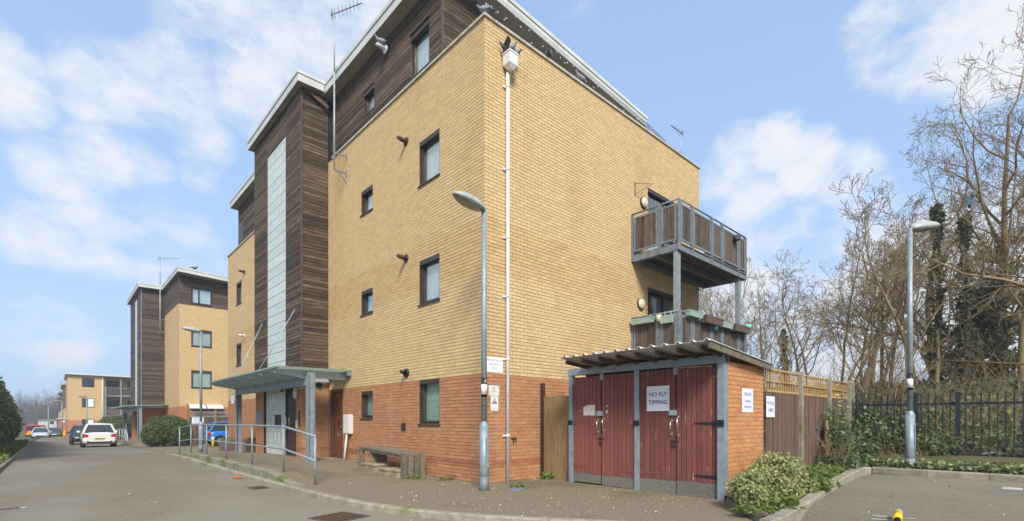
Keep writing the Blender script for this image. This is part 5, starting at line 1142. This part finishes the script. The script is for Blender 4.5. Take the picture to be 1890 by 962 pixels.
def hedge(name, lab, lumps, n, size, m, cat='hedge', el=1.4, org=None, droop=0):
    t = thing(name, lab, cat, org or (lumps[0][0], lumps[0][1], lumps[0][2]-lumps[0][5])); leaves('foliage', blob_pts(n, lumps, .72), size, m, t, el, droop=droop)
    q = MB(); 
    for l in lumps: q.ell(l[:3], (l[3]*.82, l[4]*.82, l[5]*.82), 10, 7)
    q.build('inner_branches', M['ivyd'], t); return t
hedge('hedge', 'large rounded dark green hedge in front of the second block', [(4.95, 37.5, .62, 1.05, 1.1, .95), (5.6, 37.2, .55, .85, 1.1, .95), (4.5, 37.4, .35, .75, .9, .72), (5.3, 37.0, .9, .7, .7, .72), (5.9, 37.0, .2, .6, .8, .6)], 14000, .095, M['hedge'])
hedge('hedge', 'green bush behind the posts of the second canopy', [(4.3, 63.5, .5, 1.5, 1.5, 1.3), (5.5, 64, .7, 1.3, 1.3, 1.3)], 4500, .14, M['hedge'])
# ================================================================== THIRD BLOCK and what lies beyond
g3 = slope(92)
C3 = thing('apartment_building', 'low three storey yellow brick block with steel balconies in the distance', 'building', (1.3, 92, g3))
q = MB(); q.box(1.3, 5.2, 92, 106, 1.25, 7.6, 0); q.box(1.3, 5.2, 92, 106, g3-.4, 1.25, 1); q.box(5.2, 14, 94, 106, g3-.4, 7.6, 0); q.build('wall', [M['by2'], M['br2']], C3)
q = MB(); q.prism([(1.0, 7.6), (14.3, 7.5), (14.3, 7.66), (1.0, 7.82)], 'y', 91.5, 106.5); q.build('roof', M['fascia'], C3)
for z0, z1 in ((5.93, 7.2), (3.08, 4.35), (.1, 1.4)):
    q = MB(); q.ub('y', 92, 2.77, 4.1, .0, .03, z0, z1); w_ = q.build('window', M['frame'], C3)
    for a, e in ((2.84, 3.35), (3.42, 4.03)): q = MB(); q.ub('y', 92, a, e, .03, .04, z0+.08, z1-.08); q.build('pane', M['glassd'] if (a < 3 or z0 > 5) else M['curtain'], w_)
for z0 in (5.0, 2.1, -.8):
    q = MB(); q.ub('y', 94, 5.6, 7.0, 0, .03, z0, z0+2.1); q.build('balcony_door', M['frame'], C3); q = MB(); q.ub('y', 94, 8.0, 8.9, 0, .03, z0+.2, z0+2.1); q.build('window', M['frame'], C3)
q = MB(); q.tube([(4.99, 91.93, g3), (4.99, 91.93, 7.6)], .06, 8); q.build('drainpipe', M['white'], C3)
b3 = thing('balcony', 'distant grey steel balconies stacked on the third block', 'balcony', (7, 92.5, g3), group='steel balconies on the third block')
for x in (5.36, 7.1, 8.3): q = MB(); q.box(x-.07, x+.07, 92.0, 92.14, g3, 7.5 if x == 7.1 else 6.1); q.build('post', M['galv'], b3)
for z in (4.85, 2.05):
    q = MB(); q.box(5.3, 9.4, 92.15, 94, z-.18, z); q.build('deck', M['steel_g'], b3); q = MB(); q.box(5.3, 9.4, 92.15, 92.2, z+1.05, z+1.12); q.build('rail', M['galv'], b3); q = MB(); q.box(5.45, 9.3, 92.16, 92.19, z+.08, z+.95); q.build('panel', M['wood_v'], b3)
q = MB(); q.bar((7.2, 92.1, 2.2), (9.3, 92.1, 4.8), .07); q.build('brace', M['galv'], b3)
for j, (x0, y0, top, lab) in enumerate(((1.2, 121, 7.6, 'dark timber clad block just left of the third block'), (.9, 150, 7.4, 'farther dark timber clad block left of the first one'), (.75, 178, 7.2, 'farthest dark block at the end of the terrace'))):
    g_ = slope(y0); t = thing('distant_building', lab, 'building', (x0, y0, g_)); q = MB(); q.box(x0, x0+9, y0, y0+16, g_-.5, 3.4); q.build('wall', M['by2'], t); q = MB(); q.box(x0-.05, x0+9, y0-.05, y0+16, 3.4, top); q.build('timber_storey', M['wood2'], t); q = MB(); q.box(x0-.35, x0+9.3, y0-.4, y0+16.4, top, top+.25); q.build('roof', M['soffit'], t)
t = thing('distant_building', 'small pale flat roofed building at the far end of the road', 'building', (-2, 178, -2)); q = MB(); q.box(-3.2, .3, 176, 184, -2.2, 1.15); q.build('wall', M['fascia'], t); q = MB(); q.box(-3.4, .4, 175.8, 184.2, 1.15, 1.4); q.build('roof', M['soffit'], t); q = MB(); q.box(-1.0, -.2, 175.95, 176, .2, .9); q.build('window', M['frame'], t)
t = thing('brick_store', 'small red brick store behind the yellow bins', 'shed', (1, 107, slope(107))); q = MB(); q.box(.4, 1.7, 107, 110, slope(107)-.3, 1.4); q.build('wall', M['br2'], t); q = MB(); q.box(.2, 1.9, 106.8, 110.2, 1.4, 1.55); q.build('roof', M['white'], t); q = MB(); q.box(.75, 1.2, 106.95, 107, .9, 1.25); q.build('vent', M['sign'], t)
for j, x in enumerate((.42, .96)):
    g_ = slope(105); t = thing('wheeled_bin', ('left', 'right')[j]+' one of two yellow wheeled bins before the red brick store', 'bin', (x, 105, g_), group='yellow wheeled bins'); q = MB(); q.loft([[(x+sx*w, 105+sy*w, z) for sx, sy in ((-1,-1),(1,-1),(1,1),(-1,1))] for w, z in ((.18, g_+.05), (.24, g_+.95))], 0, False); q.build('tub', M['yellow'], t); q = MB(); q.box(x-.26, x+.26, 104.74, 105.28, g_+.96, g_+1.02); q.build('lid', M['yellow'], t)
b = MB(); b.add([(-.9, 76, slope(76)+.02), (9.2, 76, slope(76)+.02), (9.2, 128, slope(125)+.02), (-1.7, 128, slope(125)+.02)], [(0, 1, 2, 3)]); b.box(-.95, 9.2, 75.85, 76, slope(76)-.3, slope(76)+.03); b.box(-1.0, -.9, 76, 100, slope(100)-.2, slope(88)+.0); b.build('far_pavement', M['pave'], kind='structure')
for lab, x, y, h in (('distant thin lamp post left of the third block', .75, 98, 5.2), ('farther distant lamp post at the end of the road', -.9, 125, 5.6), ('distant lamp post in front of the third block', 3.0, 84, 5.2)):
    t = thing('street_lamp', lab, 'street lamp', (x, y, slope(y)), group='distant street lamps'); q = MB(); q.tube([(x, y, slope(y)), (x, y, slope(y)+h)], [.09, .06], 8); q.build('column', M['galv'], t); q = MB(); q.ell((x-.45, y, slope(y)+h+.05), (.5, .2, .1), 10, 6); q.build('lamp_head', M['lampdf'], t)
# conifer hedge on the left
ch = thing('conifer_hedge', 'tall shaggy conifer hedge along the left verge', 'hedge', (-3.2, 45, slope(45)))
lm = []
for i in range(15):
    y = 25+i*2.7; hgt = 5.1-.13*max(0, i-5)-(.35 if i % 3 == 1 else 0); w = 1.2; cx = -2.95-.014*max(0, y-30)
    lm += [(cx, y, slope(y)+hgt*.33, w, 1.8, hgt*.38), (cx-.1, y+.5, slope(y)+hgt*.62, w*.9, 1.5, hgt*.34), (cx+.1, y+1.3, slope(y)+hgt*.45, w*.95, 1.3, hgt*.40)]
leaves('foliage', blob_pts(30000, lm, .7), .16, M['conif'], ch, 2.6, jit=.7)
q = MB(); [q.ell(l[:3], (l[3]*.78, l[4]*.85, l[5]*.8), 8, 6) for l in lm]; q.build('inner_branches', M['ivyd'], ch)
q = MB(); twigs_mb(q, lambda: (rng.uniform(-4.4, -3.0), rng.uniform(26, 60), slope(40)+3.0), 160, 1.3, .012, .5, 1.2, 3); q.build('sprig', M['bark'], ch, kind='stuff')
P = area(9000, -2.35, -1.15, 10, 60, lambda x, y: slope(y)+.02, .16); P = P[P[:, 0] < np.array([roadside(y) for y in P[:, 1]])-.12]
leaves('verge_grass', P, .10, M['grass'], None, 2.6, kind='stuff', label='rough green grass and ground ivy on the left verge', cat='grass')
# hazy woods at the end of the road
for i, (k, x, y, s, r) in enumerate(((2,-1,215,.95,0),(2,3,205,1.1,1),(2,6,212,1.1,2),(2,-6,240,.7,3),(2,9,225,1.2,4),(1,1,230,1.2,5),(1,-11,250,.65,1.5),(2,-16,260,.6,2.5),(1,-4,222,.85,.4),(2,4,260,1.3,.9))):
    tree(k, 'hazy bare tree in the far wood, number %s from the left' % ['fifth','sixth','eighth','third','ninth','seventh','second','first','fourth','tenth'][i] if False else ['broad hazy bare tree left of the far pale building', 'hazy bare tree above the far pale building', 'hazy bare tree behind the terrace end', 'pale hazy tree above the red van', 'hazy bare tree hidden low behind the yellow bins', 'hazy forked tree above the silver car', 'faint hazy tree left of the red van', 'faintest hazy tree beside the conifer hedge', 'hazy forked tree between van and silver car', 'farthest hazy tree behind all the others'][i], x, y, s, r, 1, 'hazy trees at the end of the road')
q = MB(); twigs_mb(q, lambda: (rng.uniform(-22, 22), rng.uniform(200, 255), rng.uniform(-2, 5)), 4200, 6.5, .05, .4, 1, 4, .2); q.build('far_wood', M['barkfar'], None, 'hazy grey brown wood closing the far end of the road', 'wood', kind='stuff')
for lab, x, y, h in (('thin distant mast above the red van, left one', -8.6, 165, 6.5), ('thin distant mast above the red van, right one', -6.6, 172, 7.2)):
    t = thing('distant_mast', lab, 'mast', (x, y, -1.9)); q = MB(); q.tube([(x, y, -1.9), (x, y, -1.9+h)], .09, 6); q.box(x-.5, x+.5, y-.05, y+.05, h-2.4, h-2.25); q.build('pole', M['steel_g'], t)

# ================================================================== VEHICLES  (built along +X = forwards, then turned)
def arc_strip(x0, x1, pts): pass
def car(name, lab, paintc, x, y, heading, L=3.9, Wd=1.72, H=1.5, style='hatch', cat='car', z=None, plate='yellow', white_roof=False):
    t = thing(name, lab, cat, (x, y, h_road(x, y)+.012 if z is None else z), heading); p = paint(name+'_paint', paintc)
    hw = Wd/2; gl = .20; belt = H*.60
    # lower body stations from rear to front: x, half width, floor, belt height
    if style == 'van': st_ = [(-L/2, hw*.95, .34, H*.52), (-L/2+.06, hw*.99, .26, H*.54), (-L*.2, hw, gl, H*.54), (L*.2, hw, gl, H*.52), (L*.33, hw*.98, gl, H*.46), (L*.45, hw*.93, .24, H*.42), (L/2, hw*.80, .32, H*.34)]
    else: st_ = [(-L/2, hw*.86, .36, belt*.90), (-L/2+.07, hw*.95, .28, belt*.98), (-L/2+.35, hw, gl, belt*1.03), (-L*.1, hw, gl, belt), (L*.18, hw, gl, belt*.97), (L*.32, hw*.97, gl, belt*.88), (L*.44, hw*.90, .23, belt*.78), (L/2-.03, hw*.76, .28, belt*.66), (L/2, hw*.6, .34, belt*.55)]
    rings = []
    for sx, w, f, bz in st_:
        m_ = (f+bz)/2
        rings.append([(sx, -w*.86, f), (sx, -w*.97, f+.07), (sx, -w, m_), (sx, -w*.985, bz-.10), (sx, -w*.93, bz-.02), (sx, -w*.5, bz+.025), (sx, 0, bz+.035), (sx, w*.5, bz+.025), (sx, w*.93, bz-.02), (sx, w*.985, bz-.10), (sx, w, m_), (sx, w*.97, f+.07), (sx, w*.86, f)])
    q = MB(); q.loft(rings); body = q.build('body', p, t)
    def bz_at(px):
        for (a, _, _, za), (b__, _, _, zb) in zip(st_, st_[1:]):
            if px <= b__: return za+(zb-za)*(px-a)/(b__-a)
        return st_[-1][3]
    if style == 'van': G = [(-L/2+.03, -L/2+.05), (-L*.02, -L*.02), (L*.36, L*.22)]; roofx = (-L/2+.08, L*.22)
    else: roofx = (-L/2+(.42 if style == 'hatch' else .75), L*.06); G = [(-L/2+.10 if style == 'hatch' else -L/2+.45, roofx[0]), (L*.30, roofx[1])]
    base0, base1 = G[0][0], G[-1][0]; wb, wt = hw*.92, hw*(.86 if style == 'van' else .66)
    gz = [( base0, bz_at(base0)-.02, roofx[0]), (base1, bz_at(base1)-.02, roofx[1])]
    def gring(fb):                                          # section of the cabin at base fraction fb
        xb = base0+(base1-base0)*fb; xt = roofx[0]+(roofx[1]-roofx[0])*fb; zb = bz_at(xb)-.03; zt = H-.05-.03*abs(fb-.45)*2
        return [(xb, -wb, zb), ((xb+xt)/2, -(wb+wt)/2*1.01, (zb+zt)/2), (xt, -wt, zt), (xt, 0, zt+.03), (xt, wt, zt), ((xb+xt)/2, (wb+wt)/2*1.01, (zb+zt)/2), (xb, wb, zb)]
    q = MB(); q.loft([gring(f) for f in (0, .2, .4, .6, .8, 1)], 0, False); q.build('windows', M['glassd'] if style != 'van' else M['glassd'], t)
    q = MB(); n = 7; rr = []
    for i in range(n):
        f = i/(n-1); xt = roofx[0]-.06+(roofx[1]-roofx[0]+.10)*f; zt = H-.03-.05*abs(f-.45)*2
        rr.append([(xt, -wt*1.03, zt-.045), (xt, -wt*.98, zt), (xt, 0, zt+.035), (xt, wt*.98, zt), (xt, wt*1.03, zt-.045)])
    q.loft(rr); q.build('roof', p, t)
    for s in (-1, 1):
        for fb in ((0, .48, 1) if style != 'van' else (0, .62, 1)):
            g = gring(fb); a = Vector(g[0] if s < 0 else g[6]); m_ = Vector(g[1] if s < 0 else g[5]); c = Vector(g[2] if s < 0 else g[4])
            q = MB(); q.bar(a, m_, .09 if fb in (0, 1) else .06, .05); q.bar(m_, c, .09 if fb in (0, 1) else .06, .05); q.build('pillar', p if fb in (0, 1) else M['black'], t)
        if style == 'van':
            q = MB(); q.prism([(-L/2+.06, H*.50), (L*.12, H*.50), (L*.10, H-.06), (-L/2+.08, H-.06)], 'y', s*hw*.90, s*hw*.955); q.build('side_panel', p, t)
        for wx in (-L/2+.62 if style != 'small' else -L/2+.5, L/2-.70):
            q = MB(); q.tube([(wx, s*(hw-.16), .315), (wx, s*(hw+.004), .315)], .345, 20); q.build('wheel_arch', M['black'], t)
            q = MB(); q.tube([(wx, s*(hw-.20), .30), (wx, s*(hw-.03), .30), (wx, s*(hw+.012), .30)], [.30, .30, .28], 22); wo_ = q.build('wheel', M['tyre'], t)
            q = MB(); q.tube([(wx, s*(hw+.0), .30), (wx, s*(hw+.018), .30)], [.19, .18], 16); q.build('rim', M['rim'], wo_)
        q = MB(); q.ell((L*.17, s*(hw+.10), bz_at(L*.17)+.06), (.06, .10, .075), 10, 6); q.build('mirror', p, t)
        # lamps
        q = MB(); zr = belt*.80 if style != 'van' else H*.45; q.loft([[( -L/2-.005+dx, s*(hw*a), zr+dz) for a, dz in ((.62, -.08), (.97, -.10), (.97, .12), (.66, .10))] for dx in (.0, .12)], 0, False); q.build('tail_lamp', M['red'], t)
        q = MB(); zr = belt*.66 if style != 'van' else H*.34; q.loft([[(L/2-.17+dx, s*(hw*a), zr+dz) for a, dz in ((.38, -.035), (.80, -.06), (.86, .07), (.5, .035))] for dx in (.0, .14)], 0, False); q.build('headlamp', M['chrome'], t)
        q = MB(); q.ell((-L/2-.0, s*hw*.66, .40), (.02, .05, .03), 8, 5); q.build('reflector', M['red'], t)
    q = MB(); q.box(-L/2-.012, -L/2+.10, -hw*.72, hw*.72, .27, .37); q.build('rear_valance', M['black'], t)
    q = MB(); q.box(-L/2-.022, -L/2+.03, -.26, .26, .50, .61); pl = q.build('rear_plate', M['yellow'] if plate else M['white'], t)
    q = MB(); [q.box(-L/2-.026, -L/2-.021, yy, yy+.035, .525, .585) for yy in (-.22, -.165, -.11, -.055, .04, .095, .15)]; q.build('plate_characters', M['black'], t, kind='stuff')
    q = MB(); q.box(L/2-.06, L/2+.006, -hw*.42, hw*.42, .30, .44); q.build('front_grille', M['black'], t)
    q = MB(); q.box(L/2-.03, L/2+.015, -.26, .26, .44, .54); q.build('front_plate', M['sign'], t)
    if style != 'van':
        q = MB(); g = gring(0); q.bar((base0-.02, .1, bz_at(base0)+.04), (base0+.05, -.28, bz_at(base0)+.22), .02); q.build('rear_wiper', M['black'], t)
    return t
car('parked_car', 'small white hatchback parked by the kerb, seen from behind', (.74,.74,.72), 2.05, 41.6, PI/2, 3.05, 1.70, 1.52, 'hatch')
car('parked_car', 'dark navy hatchback facing the camera just beyond the white car', (.018,.022,.035), 1.72, 50.6, -PI/2, 4.3, 1.78, 1.46, 'hatch')
car('parked_car', 'bright blue hatchback parked between the two blocks', (.02,.15,.52), 8.75, 35.2, .02, 3.95, 1.75, 1.5, 'hatch', z=h_pave(8.7, 35)+.02)
car('parked_car', 'silver hatchback facing the camera far down the road', (.50,.52,.55), -1.35, 89, -PI/2, 4.3, 1.80, 1.45, 'hatch')
v = car('red_van', 'red van with yellow chevrons on its back far down the road', (.70,.03,.02), -2.2, 112, PI/2-.12, 4.9, 2.0, 1.95, 'van', 'van')
for i in range(4):
    for s in (-1, 1): q = MB(); q.add([(-2.475, s*(.08+.2*i), .55), (-2.475, s*(.20+.2*i), .55), (-2.475, s*(.05+.2*i), .95), (-2.475, s*max(.0, -.07+.2*i), .95)], [(0, 1, 2, 3)]); q.build('chevron', M['yellow'], v)
q = MB(); q.box(-2.475, -2.43, -.75, .75, 1.15, 1.6); q.build('rear_window', M['glassd'], v)
q = MB(); q.box(-2.50, -2.43, -.9, .9, .42, .54); q.build('bumper', M['yellow'], v)
car('parked_car', 'dark grey car half hidden behind the silver one', (.08,.09,.10), -.1, 98.5, -PI/2, 4.2, 1.78, 1.45, 'hatch')

# ------------------------------------------------------------------ small things
def pigeon(lab, x, y, z, rz, s=1.0, cols='grey_f', wing=False, pitch=.25):
    t = thing('pigeon', lab, 'pigeon', (x, y, z), rz, 'pigeons'); t.scale = (s, s, s)
    q = MB(); rings = []
    for px, w, zc, h in ((-.11,.020,.085,.018),(-.07,.045,.09,.04),(-.01,.06,.10,.058),(.05,.058,.115,.06),(.09,.042,.14,.048),(.115,.028,.175,.03),(.13,.026,.205,.027),(.15,.018,.21,.018)):
        rings.append([(px, w*math.cos(2*PI*k/10), zc+h*math.sin(2*PI*k/10)) for k in range(10)])
    q.loft(rings); q.build('body', M[cols], t)
    q = MB(); q.prism([(.165, .205), (.20, .198), (.165, .195)], 'y', -.005, .005); q.build('beak', M['rust'], t)
    q = MB(); q.prism([(-.10, .105), (-.24, .075), (-.24, .06), (-.10, .075)], 'y', -.028, .028); q.build('tail', M['dk_f'], t)
    for sd in (-1, 1):
        q = MB()
        if wing: q.add([(.06, sd*.04, .14), (-.02, sd*.26, .24), (-.12, sd*.20, .17), (-.09, sd*.04, .11), (.06, sd*.04, .125), (-.02, sd*.26, .23), (-.12, sd*.20, .16), (-.09, sd*.04, .10)], [(0,1,2,3), (7,6,5,4), (0,1,5,4), (1,2,6,5), (2,3,7,6), (3,0,4,7)])
        else: q.ell((-.03, sd*.052, .115), (.11, .014, .042), 10, 6)
        q.build('wing', M['dk_f'] if wing else M['grey_f'], t)
        q = MB(); q.tube([(.01, sd*.02, .05), (.015, sd*.02, 0)], .005, 5); q.build('leg', M['red'], t)
pigeon('pigeon perched on the very corner of the brick parapet', BX+.02, BY+.04, ZT+.055, 2.2, 1.05)
pigeon('pigeon crouched on the gable parapet, nearer the corner', 8.44, BY+.02, ZT+.055, .6, 1.1, 'dk_f')
pigeon('pigeon on the gable parapet with white rump, further from the corner', 9.55, BY+.02, ZT+.055, PI, 1.1)
pigeon('pigeon standing upright in the middle of the drainpipe hopper', 7.06, BY-.17, 9.03, -1.2, .9)
pigeon('pigeon with raised wings at the left of the drainpipe hopper', 6.93, BY-.13, 9.02, 2.6, .8, 'dk_f', True)
pigeon('dark pigeon hanging over the right side of the drainpipe hopper', 7.2, BY-.16, 9.0, -.6, .9, 'dk_f')
pigeon('pigeon perched on the pale flue below the eaves', BX-.12, 12.05, 11.24, 2.8, 1.1)
pigeon('pigeon on the roof edge of the second block', 7.3, 41.2, 11.93, .4, 1.6, 'dk_f')
# fallen parking post
g_ = h_road(8.05, 1.3); t = thing('parking_post', 'yellow folding parking post lying flat on the car park', 'parking post', (7.4, 1.24, g_))
q = MB(); q.tube([(7.14, 1.20, g_+.055), (7.62, 1.27, g_+.065)], .045, 16); q.build('post', M['yellow'], t); q = MB(); q.tube([(7.125, 1.198, g_+.055), (7.16, 1.203, g_+.055)], .036, 16); q.build('end_cap', M['black'], t)
q = MB(); q.tube([(7.61, 1.269, g_+.065), (7.63, 1.272, g_+.066)], .046, 16); q.build('cap', M['sign'], t)
t = thing('paint_mark', 'worn white painted cross lines under the fallen yellow post', 'road marking', (7.5, 1.3, g_)); q = MB()
q.bar((7.42, 1.08, g_+.008), (7.30, 1.48, g_+.008), .02, .006); q.bar((7.68, 1.10, g_+.010), (7.55, 1.52, g_+.010), .02, .006); q.build('lines', M['paintw'], t, kind='stuff')
g_ = h_road(11.8, .44); t = thing('paint_mark', 'small worn white painted square on the far side of the car park', 'road marking', (11.8, .44, g_)); q = MB(); q.box(11.6, 12.0, .32, .56, g_+.004, g_+.009); q.build('square', M['paintw'], t)
def cover(lab, x, y, r, w, rz, zz, m='iron'):
    t = thing('drain_cover', lab, 'drain cover', (x, y, zz), rz); q = MB(); q.box(-r, r, -w, w, -.03, .004); q.build('frame', M[m], t)
    n = 6; 
    for i in range(n): q = MB(); a = -r+.04+i*(2*r-.08)/n; q.box(a, a+(2*r-.08)/n-.02, -w+.04, w-.04, .004, .011); q.build('bar', M['rust'] if m == 'iron' else M['steel_g'], t)
cover('rusty square manhole cover in the road near the kerb', 3.02, 6.96, .31, .31, .25, h_road(3, 7)+.006)
cover('small grey drain cover on the pavement by the foot of the near lamp post', 6.43, 6.83, .2, .13, .5, .006, 'steel_g')
cover('rusty road gully grating beside the kerb below the handrail', 3.1, 11.1, .24, .16, 1.57, h_road(3, 11)+.006)
t = thing('fallen_leaf', 'single orange leaf lying on the road against the kerb', 'leaf', (3.25, 13.3, h_road(3, 13))); q = MB(); g_ = h_road(3, 13); q.prism([(3.14, 13.1), (3.27, 13.05), (3.33, 13.3), (3.27, 13.55), (3.16, 13.45)], 'z', g_+.02, g_+.028); q.build('blade', M['orange'], t); q = MB(); q.prism([(3.18, 13.2), (3.3, 13.25), (3.26, 13.5)], 'z', g_+.035, g_+.05); q.build('curled_edge', M['orange'], t)
t = thing('bollard', 'short yellow bollard in front of the blue car', 'bollard', (6.65, 32.5, h_pave(6.65, 32.5))); g_ = h_pave(6.65, 32.5); q = MB(); q.tube([(6.65, 32.5, g_), (6.65, 32.5, g_+.62)], .07, 12); q.build('post', M['yellow'], t); q = MB(); q.tube([(6.65, 32.5, g_+.46), (6.65, 32.5, g_+.53)], .073, 12); q.build('band', M['sign'], t)
for lab, x, y, w in (('dark timber planter with small yellow flowers beside the far canopy post', 6.05, 22.6, .9), ('low timber trough with yellow flowers at the far corner of the near block', 6.05, 26.6, 1.3)):
    g_ = h_pave(x, y); t = thing('flower_planter', lab, 'planter', (x, y, g_)); 
    for k in range(6): q = MB(); q.box(x-.22, x-.195, y-w/2+k*w/6+.01, y-w/2+(k+1)*w/6-.01, g_, g_+.48); q.build('slat', M['grey_w'], t)
    q = MB(); q.box(x-.19, x+.2, y-w/2, y+w/2, g_, g_+.44); q.build('box', M['fence_d'], t)
    leaves('foliage', area(160, x-.2, x+.2, y-w/2, y+w/2, lambda a, b_: g_+.44, .16), .07, M['grass'], t); leaves('flowers', area(26, x-.2, x+.1, y-w/2, y+w/2, lambda a, b_: g_+.55, .1), .06, M['yellow'], t, 1, kind='stuff')
for lab, x, y, z in (('small weed growing from the wall foot left of the bench', 6.3, 13.0, .08), ('low weeds at the wall foot between bench and corner', 6.25, 8.9, 0), ('tiny weed beside the corner drain cover', 6.6, 6.95, 0), ('mossy weed under the right end of the bench', 5.85, 9.6, 0)):
    tuft(lab, x, y, z, 80, .22, .06, M['grass'], .04, group='small weeds along the wall foot')
# leaf litter and grit
n = 1500; x = np.concatenate([rng.uniform(3.6, 8, 800), rng.uniform(4.2, 8.0, 1100), rng.uniform(-.5, 3.4, 120), 6.3+rng.normal(0, .15, 300)]); y = np.concatenate([rng.uniform(4, 24, 800), rng.uniform(3.6, 8, 1100), rng.uniform(5, 20, 120), rng.uniform(8, 14, 300)])
V = []; F = []
P = []
for a, b_ in zip(x, y):
    if a < kx(b_)+.12: zz = h_road(a, b_)+.006
    else: zz = h_pave(a, b_)+.006
    if a > 6.42 and b_ > 7.8: continue
    P.append((a, b_, zz))
leaves('leaf_litter', P, .028, M['litter'], None, 1.3, .93, kind='stuff', label='pale leaf scraps and grit scattered over the pavement', cat='litter', jit=.6)
xx = rng.uniform(7, 13, 160); yy = rng.uniform(-3, 2.2, 160)
leaves('car_park_litter', [(a, b_, h_road(a, b_)+.006) for a, b_ in zip(xx, yy)], .035, M['litter'], None, 1.3, .93, kind='stuff', label='pale leaf scraps scattered over the car park', cat='litter', jit=.6)

t = thing('door_mat', 'worn brown door mat before the brown front door', 'door mat', (6.1, 15.15, .1)); q = MB(); q.box(5.95, 6.3, 14.8, 15.5, h_pave(6, 15)+.004, h_pave(6, 15)+.02); q.build('mat', M['dead'], t)
t = thing('road_gully', 'dark drain slot in the road at the left edge of the picture', 'drain cover', (-.55, 11.2, -.1)); q = MB(); q.box(-.95, -.42, 11.14, 11.22, h_road(0, 8)+.004, h_road(0, 8)+.010); q.build('slot', M['iron'], t); q = MB(); q.box(-.40, -.33, 11.08, 11.18, h_road(0, 8)+.004, h_road(0, 8)+.011); q.build('plate', M['galv_l'], t)
# ------------------------------------------------------------------ air
hz = MB(); hz.box(-270, 330, -130, 330, -7, 19)
hm = bpy.data.materials.new('haze'); hm.use_nodes = True; ht = hm.node_tree; ht.nodes.clear()
ho = nd(ht, 'ShaderNodeOutputMaterial'); hv = nd(ht, 'ShaderNodeVolumePrincipled'); hv.inputs['Density'].default_value = .0015; hv.inputs['Color'].default_value = (.86, .92, 1.0, 1); hv.inputs['Anisotropy'].default_value = .2
ht.links.new(hv.outputs[0], ho.inputs['Volume'])
hz.build('haze', hm, kind='stuff')
